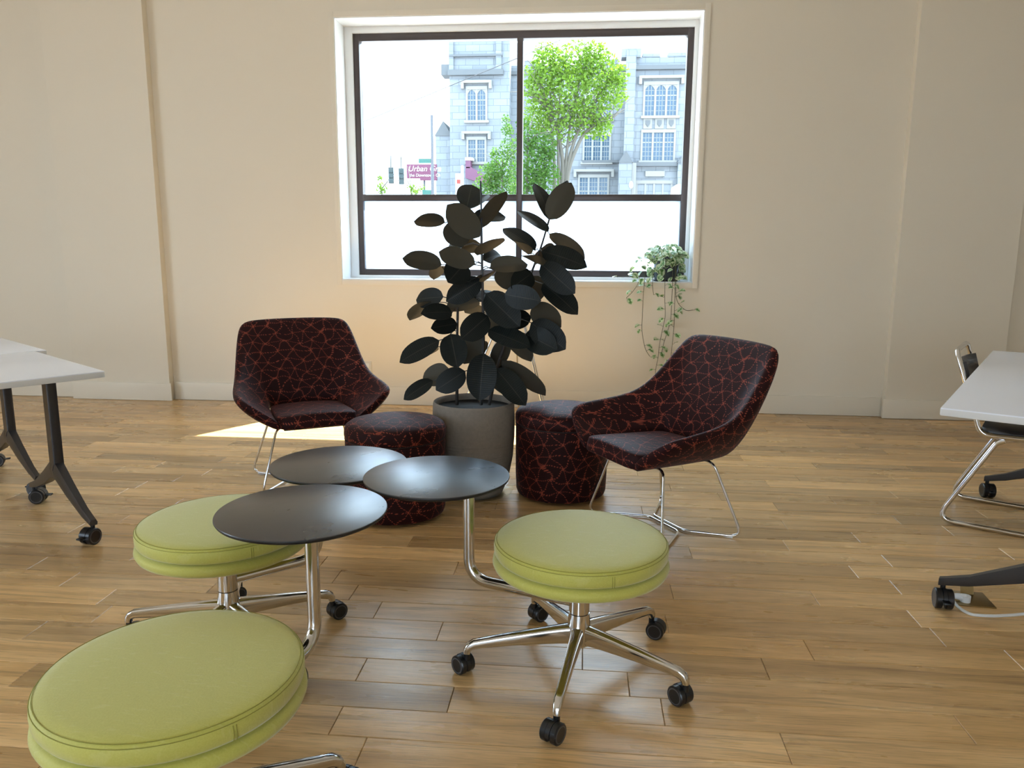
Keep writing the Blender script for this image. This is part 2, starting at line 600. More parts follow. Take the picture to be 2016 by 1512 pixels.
baseboard('baseboard_front', [(LX, -4.156, WY), (-4.156, -3.308, 5.868), (-3.308, 2.253, WY), (2.253, 3.101, 5.870), (3.101, RXW, WY)])
tag(MB().box(LX - 0.2, LX, BY, -1.8, -0.1, CEIL).box(LX - 0.2, LX, 2.3, WY, -0.1, CEIL).box(LX - 0.2, LX, -1.8, 2.3, -0.1, 0.8).box(LX - 0.2, LX, -1.8, 2.3, 2.9, CEIL).build('wall_left', 'wall_paint', smooth=None), 'cream painted side wall with an unseen opening added for side light', kind='structure')  # bare opening added out of view, sized to light the room from the left
tag(MB().box(RXW, RXW + 0.2, BY, WY, -0.1, CEIL).build('wall_right', 'wall_paint', smooth=None), 'cream painted side wall', kind='structure')
b = MB().box(LX, RXW, BY - 0.2, BY, -0.1, 0.4).box(LX, RXW, BY - 0.2, BY, 2.3, CEIL).box(LX, -2.6, BY - 0.2, BY, 0.4, 2.3).box(1.0, RXW, BY - 0.2, BY, 0.4, 2.3)  # unglazed gap left in the rear wall, added to let in fill daylight
tag(b.build('wall_back', 'wall_paint', smooth=None), 'cream painted rear wall with an unseen opening added for daylight', kind='structure')
tag(MB().box(LX - 0.2, RXW + 0.2, BY - 0.2, WY + 0.34, CEIL, CEIL + 0.2).build('ceiling', 'ceiling_paint', smooth=None), 'pale painted ceiling', kind='structure')

# ------------------------------------------------------------------ window
win = bpy.data.objects.new('window_1', None)
COL.objects.link(win)
win.location = ((RX0 + RX1) / 2, WY, RZ0)
tag(win, 'picture window with dark bronze frame and white reveal', kind='structure')


def wpart(mb, name, mats, smooth=30):
    o = mb.build(name, mats, smooth=smooth)
    o.parent = win
    o.location = tuple(-c for c in win.location)
    return o


FX0, FX1, FZ0, FZ1 = -1.817, 0.791, 1.016, 2.868
b = MB()                                        # reveal lining boards
b.box(RX0 - 0.002, RX0 + 0.006, WY - 0.006, 6.26, RZ0, RZ1)
b.box(RX1 - 0.006, RX1 + 0.002, WY - 0.006, 6.26, RZ0, RZ1)
b.box(RX0, RX1, WY - 0.006, 6.26, RZ1 - 0.006, RZ1 + 0.002)
wpart(b, 'reveal_lining', 'white_paint', None)
wpart(MB().box(RX0, RX1, WY - 0.008, 6.26, RZ0 - 0.002, RZ0 + 0.008, bev=0.002), 'window_sill', 'white_paint')
b = MB()                                        # stop moulding between lining and frame
b.box(RX0 + 0.006, FX0 + 0.006, 6.16, 6.25, RZ0, RZ1, bev=0.003)
b.box(FX1 - 0.006, RX1 - 0.006, 6.16, 6.25, RZ0, RZ1, bev=0.003)
b.box(FX0, FX1, 6.16, 6.25, FZ1 - 0.006, RZ1 - 0.006, bev=0.003)
b.box(FX0, FX1, 6.16, 6.25, RZ0 + 0.004, FZ0 + 0.004, bev=0.003)
wpart(b, 'stop_moulding', 'white_paint')
for nm, (x0, x1, z0, z1) in (('left', (RX0 - 0.038, RX0, RZ0 - 0.04, RZ1 + 0.04)), ('right', (RX1, RX1 + 0.038, RZ0 - 0.04, RZ1 + 0.04)),
                             ('top', (RX0, RX1, RZ1, RZ1 + 0.04)), ('bottom', (RX0, RX1, RZ0 - 0.04, RZ0))):
    wpart(MB().box(x0, x1, WY - 0.013, WY, z0, z1, bev=0.002), 'casing_board', 'trim_paint')
FR = 0.052
MX, MZ = -0.513, 1.631
fy0, fy1 = 6.182, 6.262
for (x0, x1, z0, z1) in ((FX0, FX0 + FR, FZ0, FZ1), (FX1 - FR, FX1, FZ0, FZ1), (FX0 + FR, FX1 - FR, FZ1 - FR - 0.008, FZ1), (FX0 + FR, FX1 - FR, FZ0, FZ0 + FR)):
    wpart(MB().box(x0, x1, fy0, fy1, z0, z1, bev=0.003), 'frame_member', 'bronze_frame')
wpart(MB().box(MX - 0.023, MX + 0.023, fy0 - 0.004, fy1, FZ0 + FR, FZ1 - FR, bev=0.003), 'mullion', 'bronze_frame')
for x0, x1 in ((FX0 + FR, MX - 0.023), (MX + 0.023, FX1 - FR)):
    wpart(MB().box(x0, x1, fy0, fy1, MZ - 0.025, MZ + 0.025, bev=0.003), 'transom_bar', 'bronze_frame')
    wpart(MB().box(x0 - 0.01, x1 + 0.01, 6.218, 6.224, MZ + 0.02, FZ1 - FR, 0), 'glass_pane', 'clear_glass', None)
    wpart(MB().box(x0 - 0.01, x1 + 0.01, 6.218, 6.221, FZ0 + FR - 0.01, MZ - 0.02, 0), 'frosted_pane', 'frosted_film', None)

# ------------------------------------------------------------------ plank floor
floor = MB().box(LX, RXW, BY, WY, -0.06, -0.016).build('floor', 'joint_dark', smooth=None)
tag(floor, 'wide oak plank floor with satin finish', kind='structure')
PW, PY0 = 0.127, 1.891
fixed = {}
for x, y in [(-0.64, 2.082), (-0.448, 2.326), (-0.346, 1.953), (0.74, 2.329), (1.037, 1.949), (0.542, 1.816), (-1.628, 1.946), (-1.923, 2.584), (-2.148, 2.719), (0.972, 3.78), (0.949, 3.517), (0.892, 3.248), (1.281, 3.916), (1.017, 4.058), (1.207, 4.197), (1.262, 3.116), (1.088, 2.982), (1.224, 3.379), (1.375, 4.452), (1.72, 4.319), (1.628, 4.046), (-0.637, 1.827), (0.244, 1.954), (-1.695, 2.448), (1.187, 2.476), (1.36, 2.325), (-1.78, 2.194), (-2.101, 3.173)]:
    fixed.setdefault(math.floor((y - PY0) / PW), []).append(x)
planks = []
r_lo, r_hi = math.floor((BY - PY0) / PW), math.floor((WY - PY0) / PW)
prng = random.Random(4)
for r in range(r_lo, r_hi + 1):
    js = sorted(fixed.get(r, []))
    if not js:
        js = [prng.uniform(-1.2, 1.2)]
    xs = list(js)
    filled = [xs[0]]
    for a in xs[1:]:
        gap = a - filled[-1]
        k = max(1, round(gap / 0.95))
        p0 = filled[-1]
        for q in range(1, k):
            filled.append(p0 + gap * q / k + prng.uniform(-0.12, 0.12))
        filled.append(a)
    while filled[0] > LX:
        filled.insert(0, filled[0] - prng.choice((0.55, 0.75, 0.95, 1.15, 1.3)) * prng.uniform(0.9, 1.1))
    while filled[-1] < RXW:
        filled.append(filled[-1] + prng.choice((0.55, 0.75, 0.95, 1.15, 1.3)) * prng.uniform(0.9, 1.1))
    y0 = max(PY0 + r * PW, BY)
    y1 = min(PY0 + (r + 1) * PW, WY)
    if y1 - y0 < 0.01:
        continue
    for a, c in zip(filled[:-1], filled[1:]):
        a, c = max(a, LX), min(c, RXW)
        if c - a > 0.02:
            planks.append((a, c, y0, y1))


def seen_area(p):
    """how large a plank shows in the photograph"""
    x0, x1, y0, y1 = p
    t = 0
    for x in (x0, (x0 + x1) / 2, x1):
        d = Vector((x, (y0 + y1) / 2, 0)) - Vector((0, 0, CAM_H))
        z = d.dot(fwd)
        if z > 0.3 and abs(d.dot(r2) / z) < 0.69 and abs(d.dot(u2) / z) < 0.53:
            t += 1.0 / (z * z * z)
    return t * (x1 - x0)


planks.sort(key=seen_area, reverse=True)


def plank_geo(p, V, F, UV, TN, HU, origin=(0, 0)):
    x0, x1, y0, y1 = p
    gp, bv, th = 0.0006, 0.0016, 0.014
    ox, oy = origin
    o = len(V)
    for (ins, z) in ((gp, -th), (gp, -bv), (gp + bv, 0.0)):
        V += [(x0 + ins - ox, y0 + ins - oy, z), (x1 - ins - ox, y0 + ins - oy, z), (x1 - ins - ox, y1 - ins - oy, z), (x0 + ins - ox, y1 - ins - oy, z)]
    fs = [(8, 9, 10, 11)]
    for k in range(4):
        l = (k + 1) % 4
        fs += [(k, l, 4 + l, 4 + k), (4 + k, 4 + l, 8 + l, 8 + k)]
    du, dv = prng.uniform(0, 40), prng.uniform(0, 40)
    tn = min(1.0, max(0.0, prng.gauss(0.5, 0.2)))
    if prng.random() < 0.1:
        tn = prng.uniform(0.0, 0.15)
    hu = prng.random()
    for f in fs:
        F.append(tuple(i + o for i in f))
        for i in f:
            vx, vy, _ = V[i + o]
            UV.append((vx + ox - x0 + du, vy + oy - y0 + dv))
            TN.append(tn); HU.append(hu)


def plank_mesh(name, V, F, UV, TN, HU):
    me = bpy.data.meshes.new(name)
    me.from_pydata(V, [], F)
    lay = me.uv_layers.new(name='plank')
    lay.data.foreach_set('uv', [c for q in UV for c in q])
    for nm, dat in (('tone', TN), ('hue', HU)):
        at = me.attributes.new(nm, 'FLOAT', 'CORNER')
        at.data.foreach_set('value', dat)
    me.materials.append(MATS['oak_planks'])
    me.update()
    return me


for p in planks[:300]:
    V, F, UV, TN, HU = [], [], [], [], []
    org = ((p[0] + p[1]) / 2, (p[2] + p[3]) / 2)
    plank_geo(p, V, F, UV, TN, HU, org)
    o = bpy.data.objects.new('plank', plank_mesh('plank', V, F, UV, TN, HU))
    COL.objects.link(o)
    o.parent = floor
    o.location = (org[0], org[1], 0)
V, F, UV, TN, HU = [], [], [], [], []
for p in planks[300:]:
    plank_geo(p, V, F, UV, TN, HU)
o = bpy.data.objects.new('planks', plank_mesh('planks', V, F, UV, TN, HU))
COL.objects.link(o)
o.parent = floor
o['kind'] = 'stuff'

# ------------------------------------------------------------------ casters
def caster_mesh(r=0.029, w=0.05, brake=False):
    b = MB()
    hw = w / 2
    off = 0.017
    for s in (-1, 1):
        x0, x1 = sorted((s * 0.006, s * hw))
        prof = []
        c = (0, -off, r)
        secs = []
        for x, rr in ((x0, r * 0.9), (x0 + 0.002, r), (x1 - 0.003, r), (x1, r * 0.9)) if s > 0 else ((x0, r * 0.9), (x0 + 0.003, r), (x1 - 0.002, r), (x1, r * 0.9)):
            secs.append([(x, -off + rr * math.cos(2 * math.pi * k / 24), r + rr * math.sin(2 * math.pi * k / 24)) for k in range(24)])
        b.loft(secs, 0)
        xo = s * (hw + 0.0005)
        ring = []
        for x, rr in ((xo - s * 0.002, r * 0.82), (xo, r * 0.80), (xo, r * 0.70), (xo - s * 0.002, r * 0.68)):
            ring.append([(x, -off + rr * math.cos(2 * math.pi * k / 24), r + rr * math.sin(2 * math.pi * k / 24)) for k in range(24)])
        b.loft(ring, 1, cap=False)
    hood = []
    for x in (-0.0065, 0.0065):
        hood.append([(x, -off + r * 1.04 * math.cos(a), r + r * 1.04 * math.sin(a)) for a in [math.radians(d) for d in range(-30, 191, 20)]])
    b.loft(hood, 0)
    b.cyl((0, 0, r * 1.2), (0, 0, r * 2 + 0.016), 0.009, 12, 0)
    b.cyl((-hw + 0.002, -off, r), (hw - 0.002, -off, r), 0.008, 10, 0)
    if brake:
        b.box(-0.012, 0.012, -off - r * 1.75, -off - r * 0.6, r * 1.0, r * 1.22, 0, 0.003)
    return b.mesh('caster', ['black_plastic', 'grey_plastic'], 35)


CASTER = caster_mesh()
CASTER_BRAKE = caster_mesh(0.036, 0.058, True)


def add_caster(parent, loc, rz, me=CASTER):
    o = bpy.data.objects.new('caster', me)
    COL.objects.link(o)
    o.parent = parent
    o.location = loc
    o.rotation_euler = (0, 0, rz)
    return o


# ------------------------------------------------------------------ lime stools with disc tables
def section(c, t, n, hw, hh, k=12):
    """rounded rectangle ring around c: n is the side direction, t the travel direction"""
    c, t, n = Vector(c), Vector(t).normalized(), Vector(n).normalized()
    up = n.cross(t).normalized()
    pts = []
    for i in range(k):
        a = 2 * math.pi * (i + 0.5) / k
        ca, sa = math.cos(a), math.sin(a)
        e = 0.55
        pts.append(c + n * hw * math.copysign(abs(ca) ** e, ca) + up * hh * math.copysign(abs(sa) ** e, sa))
    return pts


def leg_mesh():
    P = [(.020, .124), (.06, .122), (.12, .117), (.20, .110), (.285, .1005), (.312, .097), (.327, .089), (.333, .078), (.334, .068)]
    HW = [.019, .017, .0155, .0145, .013, .0128, .0122, .011, .010]
    HH = [.031, .028, .024, .019, .0145, .0138, .0125, .011, .010]
    b = MB()
    secs = []
    for i, (r, z) in enumerate(P):
        a = P[max(0, i - 1)]; c = P[min(len(P) - 1, i + 1)]
        secs.append(section((r, 0, z), (c[0] - a[0], 0, c[1] - a[1]), (0, 1, 0), HW[i], HH[i]))
    b.loft(secs)
    return b.mesh('leg', ['polished_aluminium'], 50)


LEG = leg_mesh()
CUSH = MB().lathe([(.001, .374), (.236, .374), (.2475, .378), (.2525, .386), (.2535, .400), (.2525, .412), (.249, .4185), (.241, .4235), (.22, .4275), (.15, .4315), (.07, .433), (.001, .4333)], 72).mesh('seat_cushion', ['lime_fabric'], 60)
UNDER = MB().lathe([(.001, .331), (.205, .331), (.238, .334), (.2525, .342), (.2575, .353), (.2555, .364), (.246, .3715), (.001, .372)], 72).mesh('under_cushion', ['lime_fabric'], 60)
def stitch_mesh():
    b = MB()
    for rr, z in ((.2515, .4155), (.2462, .4218)):
        b.tube([(rr * math.cos(2 * math.pi * k / 72), rr * math.sin(2 * math.pi * k / 72), z) for k in range(72)], .0008, 5, closed=True)
    for dx in (-.003, .003):
        b.tube([(dx, -.2530, .380), (dx, -.2542, .395), (dx, -.2530, .411)], .0009, 5)
    return b.mesh('stitching', ['lime_stitch'], 60)
STITCH = stitch_mesh()
HUB = MB().lathe([(.001, .330), (.055, .330), (.055, .322), (.030, .318), (.030, .1925), (.001, .1925)], 32).mesh('hub_sleeve', ['polished_aluminium'], 35)
HUB2 = MB().lathe([(.001, .190), (.0305, .190), (.033, .170), (.035, .11), (.033, .092), (.026, .088), (.001, .088)], 32).mesh('hub_base', ['polished_aluminium'], 35)
DISC = MB().lathe([(.001, -.014), (.219, -.014), (.2265, -.010), (.2295, -.005), (.2293, -.0022)], 96, mi=1, cap1=False).lathe([(.2293, -.0022), (.2283, -.0006), (.2265, 0), (.001, 0)], 96, mi=0, cap0=False).mesh('disc_top', ['black_laminate', 'black_edge'], 35)


def link_mesh(name, me, parent, loc=(0, 0, 0), rz=0.0):
    o = bpy.data.objects.new(name, me)
    COL.objects.link(o)
    o.parent = parent
    o.location = loc
    o.rotation_euler = (0, 0, rz)
    return o


def stool(label, hub, a0, V, D, ztop, seam, swivels):
    t = thing('caster_stool', label, 'stool', (hub[0], hub[1], 0), 0, 'lime green stools with disc tables')
    c = link_mesh('seat_cushion', CUSH, t)
    link_mesh('stitching', STITCH, c, (0, 0, 0), seam)
    link_mesh('under_cushion', UNDER, t)
    link_mesh('hub_sleeve', HUB, t)
    link_mesh('hub_base', HUB2, t)
    for k in range(5):
        a = math.radians(a0 + 72 * k)
        lg = link_mesh('leg', LEG, t, (0, 0, 0), a)
        add_caster(lg, (.334, 0, 0), swivels[k] - a)
    vx, vy = V[0] - hub[0], V[1] - hub[1]
    dx, dy = D[0] - hub[0], D[1] - hub[1]
    n = math.hypot(vx, vy)
    ex, ey = vx / n, vy / n
    za = 0.224
    path = fillet([(ex * .02, ey * .02, za - .002), (vx, vy, za), (vx, vy, ztop - .02)], .075, 10)
    MB().tube(path, .0178, 18).build('support_arm', 'polished_aluminium', t, 60)
    pl = MB()
    mx_, my_ = vx * .6 + dx * .4, vy * .6 + dy * .4
    pl.cyl((vx, vy, ztop - .022), (vx, vy, ztop - .0145), .05, 24)
    pl.tube([(vx, vy, ztop - .018), (dx * .7 + vx * .3, dy * .7 + vy * .3, ztop - .018)], .0032, 6)
    pl.build('mounting_plate', 'dark_metal', t)
    link_mesh('disc_top', DISC, t, (dx, dy, ztop), 0.4 * swivels[0])
    return t


stool('lime green caster stool beside the armchair near the trailing plant', (.010, 2.138), 44.8, (-.338, 2.262), (-.445, 2.302), .548, .35,
      [1.2, 2.3, -2.3, -.55, -2.45])
stool('lime green caster stool partly covered by a neighbouring stool\'s black disc', (-1.092, 2.178), 37.5, (-.868, 2.384), (-.812, 2.462), .530, .75,
      [2.4, -.6, 1.9, .8, .9])
stool('lime green caster stool standing farthest from the window wall', (-.803, 1.356), 36.0, (-.684, 1.828), (-.749, 1.945), .548, .9,
      [2.9, .5, 1.2, .4, .3])

# ------------------------------------------------------------------ lounge chairs
def with_subsurf(me, lv):
    o = bpy.data.objects.new('tmp', me)
    COL.objects.link(o)
    md = o.modifiers.new('s', 'SUBSURF')
    md.levels = lv
    md.render_levels = lv
    dg = bpy.context.evaluated_depsgraph_get()
    dg.update()
    out = bpy.data.meshes.new_from_object(o.evaluated_get(dg))
    bpy.data.objects.remove(o, do_unlink=True)
    for p in out.polygons:
        p.use_smooth = True
    return out


def cloth_uv(me, off=(0, 0), rot=0.0):
    lay = me.uv_layers.get('cloth') or me.uv_layers.new(name='cloth')
    for p in me.polygons:
        n = p.normal
        for li in p.loop_indices:
            x, y, z = me.vertices[me.loops[li].vertex_index].co
            if abs(n.x) > 0.72:
                u, v = y, z
            elif abs(n.z) > 0.75:
                u, v = x, y
            else:
                u, v = x, z * 1.12 - y * 0.25
            lay.data[li].uv = (u + off[0], v + off[1])


def cyl_uv(me, r):
    lay = me.uv_layers.new(name='cloth')
    for p in me.polygons:
        c = p.center
        a0 = math.atan2(c.y, c.x)
        for li in p.loop_indices:
            x, y, z = me.vertices[me.loops[li].vertex_index].co
            if p.normal.z > 0.7:
                lay.data[li].uv = (x, y)
            else:
                a = math.atan2(y, x)
                if a - a0 > math.pi: a -= 2 * math.pi
                if a0 - a > math.pi: a += 2 * math.pi
                lay.data[li].uv = (a * r, z)


def chair_shell():
    # rows per station: inner foot, inner mid, inner rim, outer rim, bulge, outer low, bottom
    S = [
        [(.180, .286, .368), (.190, .289, .385), (.198, .290, .398), (.214, .291, .398), (.224, .290, .380), (.216, .288, .358), (.196, .284, .346)],
        [(.180, .268, .378), (.235, .277, .412), (.262, .282, .440), (.282, .285, .440), (.292, .280, .420), (.252, .272, .376), (.200, .262, .344)],
        [(.180, .240, .385), (.268, .252, .432), (.340, .262, .502), (.364, .268, .502), (.378, .260, .478), (.308, .240, .400), (.205, .220, .342)],
        [(.180, .180, .390), (.285, .195, .440), (.364, .212, .524), (.394, .216, .524), (.408, .205, .496), (.325, .185, .405), (.207, .150, .340)],
        [(.180, .040, .392), (.275, .045, .440), (.352, .055, .536), (.383, .053, .538), (.398, .040, .508), (.322, .020, .410), (.207, .000, .338)],
        [(.180, -.080, .395), (.255, -.085, .450), (.325, -.085, .556), (.358, -.098, .562), (.374, -.125, .530), (.312, -.135, .420), (.207, -.140, .337)],
        [(.175, -.125, .398), (.236, -.160, .500), (.312, -.178, .625), (.344, -.200, .634), (.352, -.236, .600), (.295, -.215, .455), (.200, -.190, .338)],
        [(.170, -.135, .400), (.225, -.215, .575), (.290, -.290, .755), (.322, -.312, .764), (.326, -.345, .730), (.272, -.262, .500), (.190, -.198, .340)],
        [(.150, -.140, .400), (.205, -.245, .630), (.262, -.343, .822), (.298, -.368, .838), (.302, -.398, .805), (.240, -.285, .540), (.165, -.203, .342)],
        [(.100, -.142, .400), (.150, -.252, .640), (.205, -.356, .832), (.228, -.384, .852), (.228, -.412, .822), (.170, -.294, .550), (.110, -.206, .343)],
        [(.000, -.143, .400), (.000, -.255, .645), (.000, -.362, .836), (.000, -.390, .856), (.000, -.418, .826), (.000, -.300, .555), (.000, -.208, .344)],
    ]
    full = S + [[(-x, y, z) for x, y, z in st] for st in S[-2::-1]]
    b = MB()
    b.loft(full)
    return with_subsurf(b.mesh('shell', ['maroon_network_fabric'], None), 2)


def chair_cushion():
    b = MB()
    pts = []
    bm = bmesh.new()
    bmesh.ops.create_cube(bm, size=1.0)
    bmesh.ops.subdivide_edges(bm, edges=bm.edges[:], cuts=3, use_grid_fill=True)
    for v in bm.verts:
        x, y, z = v.co * 2
        # ease the corners
        yy = 0.076 + y * 0.222
        hw = 0.203 - 0.012 * (1 - y) / 2
        top = 0.418 + 0.012 * (1 - x * x) - 0.020 * (1 - y) / 2
        bot = 0.346
        zz = bot + (z + 1) / 2 * (top - bot)
        if z > 0.4 and y > 0.9:
            yy -= 0.012
        v.co = (x * hw, yy, zz)
    bm.verts.index_update()
    b.add([v.co.copy() for v in bm.verts], [[v.index for v in f.verts] for f in bm.faces])
    bm.free()
    return with_subsurf(b.mesh('seat_cushion', ['maroon_network_fabric'], None), 2)


SHELL = chair_shell(); cloth_uv(SHELL)
SEATC = chair_cushion(); cloth_uv(SEATC, (.33, .21))
PAN = MB().box(-.17, .17, -.15, .255, .338, .350, bev=.004).mesh('seat_pan', ['seam_dark'], 35)


def rod(pts, rad):
    return fillet(pts, rad, 7)


def chair_leg_mesh(sx, sy):
    """one wire leg: seat bracket, down to the foot, back in to the cross bar"""
    b = MB()
    x0, y0 = .17 * sx, (.135 if sy > 0 else -.135)
    fx, fy = .285 * sx, (.205 if sy > 0 else -.235)
    p = [(.09 * sx, y0, .331), (x0 + .02 * sx, y0, .331), (fx, fy, .009), (.112 * sx, -.04 + .014 * sy, .009), (0.0, -.04 + .014 * sy, .009)]
    b.tube(rod(p, [.035, .055, .03]), .0062, 10)
    return b.mesh('leg', ['chrome'], 60)


LEGS4 = [chair_leg_mesh(sx, sy) for sx in (-1, 1) for sy in (-1, 1)]
GLIDE = MB().box(-.02, .02, -.008, .008, 0, .006, bev=.002).mesh('glide', ['white_plastic'], 35)


def lounge_chair(label, loc, heading):
    # local +y is the way the chair faces
    t = thing('lounge_chair', label, 'armchair', (loc[0], loc[1], 0), heading - math.pi / 2, 'maroon wire-leg armchairs')
    link_mesh('shell', SHELL, t)
    link_mesh('seat_cushion', SEATC, t)
    link_mesh('seat_pan', PAN, t)
    for me, (sx, sy) in zip(LEGS4, [(sx, sy) for sx in (-1, 1) for sy in (-1, 1)]):
        lg = link_mesh('leg', me, t)
        fx, fy = .26 * sx, (.17 if sy > 0 else -.21)
        link_mesh('glide', GLIDE, lg, (fx * .93, fy * .93, 0), math.atan2(fy + .04, fx))
    return t


lounge_chair('maroon network-patterned armchair standing by the sunlit floor patch', (-1.453, 3.936), math.radians(-60.3))
lounge_chair('maroon network-patterned armchair in front of the trailing window-sill plant', (.369, 3.395), math.radians(-148.0))

# ------------------------------------------------------------------ ottomans
OBODY = MB().lathe([(.001, .012), (.205, .012), (.224, .018), (.230, .035), (.2335, .12), (.2345, .36), (.2325, .372), (.226, .376), (.001, .376)], 72).mesh('drum', ['maroon_network_fabric'], 50)
OTOP = MB().lathe([(.001, .377), (.228, .377), (.2345, .382), (.2375, .395), (.2365, .418), (.229, .436), (.213, .448), (.17, .458), (.09, .464), (.001, .466)], 72).mesh('cushion', ['maroon_network_fabric'], 60)
cyl_uv(OBODY, .2345); cyl_uv(OTOP, .2345)
OPIPE = MB().tube([(.2335 * math.cos(2 * math.pi * k / 72), .2335 * math.sin(2 * math.pi * k / 72), .3768) for k in range(72)], .0028, 6, closed=True).mesh('piping', ['seam_dark'], 60)


def ottoman(label, loc, rz):
    t = thing('ottoman', label, 'ottoman', (loc[0], loc[1], 0), rz, 'round maroon ottomans')
    link_mesh('drum', OBODY, t)
    c = link_mesh('cushion', OTOP, t)
    link_mesh('piping', OPIPE, c)
    for k in range(4):
        a = math.pi / 4 + k * math.pi / 2
        MB().cyl((.16 * math.cos(a), .16 * math.sin(a), 0), (.16 * math.cos(a), .16 * math.sin(a), .014), .02, 12).build('foot', 'black_plastic', t)


ottoman('round maroon ottoman beside the black discs and the sunlit armchair', (-.862, 3.452), 2.2)
ottoman('round maroon ottoman tucked behind the armchair by the trailing plant', (-.092, 3.832), 0.4)

# ------------------------------------------------------------------ white folding tables
TL, TD, TH = 1.80, 0.86, 0.74


def table_proto():
    top = MB()
    top.box(-TL / 2, TL / 2, -TD / 2, TD / 2, TH - .028, TH, 1, .005)
    for i, f in enumerate(top.f):
        zs = [top.v[k][2] for k in f]
        if min(zs) > TH - .0065:
            top.m[i] = 0
    TOP = top.mesh('table_top', ['white_laminate', 'white_edge'], 35)
    col = MB()
    secs = []
    for z, hx, hy in ((.235, .021, .029), (.30, .021, .029), (.70, .0205, .028), (.712, .0205, .028)):
        secs.append([(sx * hx, sy * hy, z) for sx, sy in ((-1, -1), (-.6, -1.15), (.6, -1.15), (1, -1), (1, 1), (.6, 1.15), (-.6, 1.15), (-1, 1))])
    col.loft(secs)
    col.box(-.04, .04, -.22, .22, .695, .712, 0, .003)
    COLM = col.mesh('column', ['dark_metal'], 35)
    ft = MB()
    secs = []
    for y, zt, zb, hx in ((-.02, .292, .215, .023), (.03, .285, .208, .022), (.15, .215, .153, .019), (.30, .135, .100, .016), (.372, .110, .084, .0145), (.392, .104, .080, .014)):
        secs.append([(-hx, y, zb), (-hx * 1.15, y, (zb + zt) / 2), (-hx * .8, y, zt), (hx * .8, y, zt), (hx * 1.15, y, (zb + zt) / 2), (hx, y, zb)])
    ft.loft(secs)
    FOOT = ft.mesh('foot_arm', ['dark_metal'], 35)
    BEAM = MB().box(-TL / 2 + .12, TL / 2 - .12, -.02, .02, .672, .705, 0, .003).mesh('cross_beam', ['dark_metal'], 35)
    return TOP, COLM, FOOT, BEAM


TOP, COLM, FOOT, BEAM = table_proto()


def table(label, loc, rz, inset, sw):
    t = thing('folding_table', label, 'table', (loc[0], loc[1], 0), rz, 'white folding tables on casters')
    link_mesh('table_top', TOP, t)
    link_mesh('cross_beam', BEAM, t)
    i = 0
    for sx in (-1, 1):
        x = sx * (TL / 2 - inset)
        link_mesh('column', COLM, t, (x, 0, 0))
        for sy in (0, 1):
            f = link_mesh('foot_arm', FOOT, t, (x, 0, 0), math.pi * sy)
            add_caster(f, (0, .378, 0), sw[i], CASTER_BRAKE)
            i += 1
    return t


table('white folding table standing farther from the window wall', (-2.851, 2.520), math.atan2(-.80, -.60), .085, [2.0, .9, 1.0, 2.2])
table('white folding table butted against another white table near the left pilaster', (-3.515, 3.081), math.atan2(-.80, -.60), .085, [.4, 1.2, .2, .9])
table('white folding table with the chrome chair tucked under it', (2.022, 3.164), math.atan2(.856, .516), .13, [-1.2, -1.2, -1.1, .2])

# ------------------------------------------------------------------ chrome sled chair
def sled_chair(label, loc, rz):
    t = thing('sled_chair', label, 'chair', (loc[0], loc[1], 0), rz)
    R_ = .0115
    for s in (-1, 1):
        xo, xi = s * .225, s * .20
        p = [(xi, .17, .418), (xi, .14, .405), (xo, -.065, .012), (xo, .50, .012), (xi, .40, .40), (xi, .36, .418)]
        MB().tube(rod(p, [.02, .085, .085, .02]), R_, 12).build('sled_leg', 'chrome', t, 60)
    p = []
    for s in (-1, 1):
        q = [(s * .195, -.045, .775), (s * .20, .045, .52), (s * .20, .075, .432), (s * .20, .46, .440)]
        p.append(rod(q, [.06, .07]))
    full = [Vector(v) for v in reversed(p[0])] + [Vector((-.178, -.052, .797)), Vector((-.14, -.054, .804)), Vector((.14, -.054, .804)), Vector((.178, -.052, .797))] + [Vector(v) for v in p[1]]
    MB().tube(full, R_, 12).build('seat_frame', 'chrome', t, 60)
    secs = []
    for x, dy in ((-.185, .010), (-.12, -.010), (0, -.022), (.12, -.010), (.185, .010)):
        secs.append([(x, -.035 + dy, .752), (x, .040 + dy, .505), (x, .052 + dy, .505), (x, -.022 + dy, .756)])
    MB().loft(secs).build('backrest', 'black_vinyl', t, 50)
    secs = []
    for y, z, hw in ((.075, .452, .165), (.10, .458, .185), (.20, .450, .192), (.36, .455, .190), (.43, .450, .185), (.455, .438, .17)):
        secs.append([(-hw, y, z - .014), (-hw, y, z), (-hw * .9, y, z + .014), (hw * .9, y, z + .014), (hw, y, z), (hw, y, z - .014)])
    MB().loft(secs).build('seat', 'black_vinyl', t, 50)
    return t


sled_chair('chrome sled-base chair with black seat under the white table', (1.838, 3.760), math.atan2(-.516, .856) - math.pi / 2)

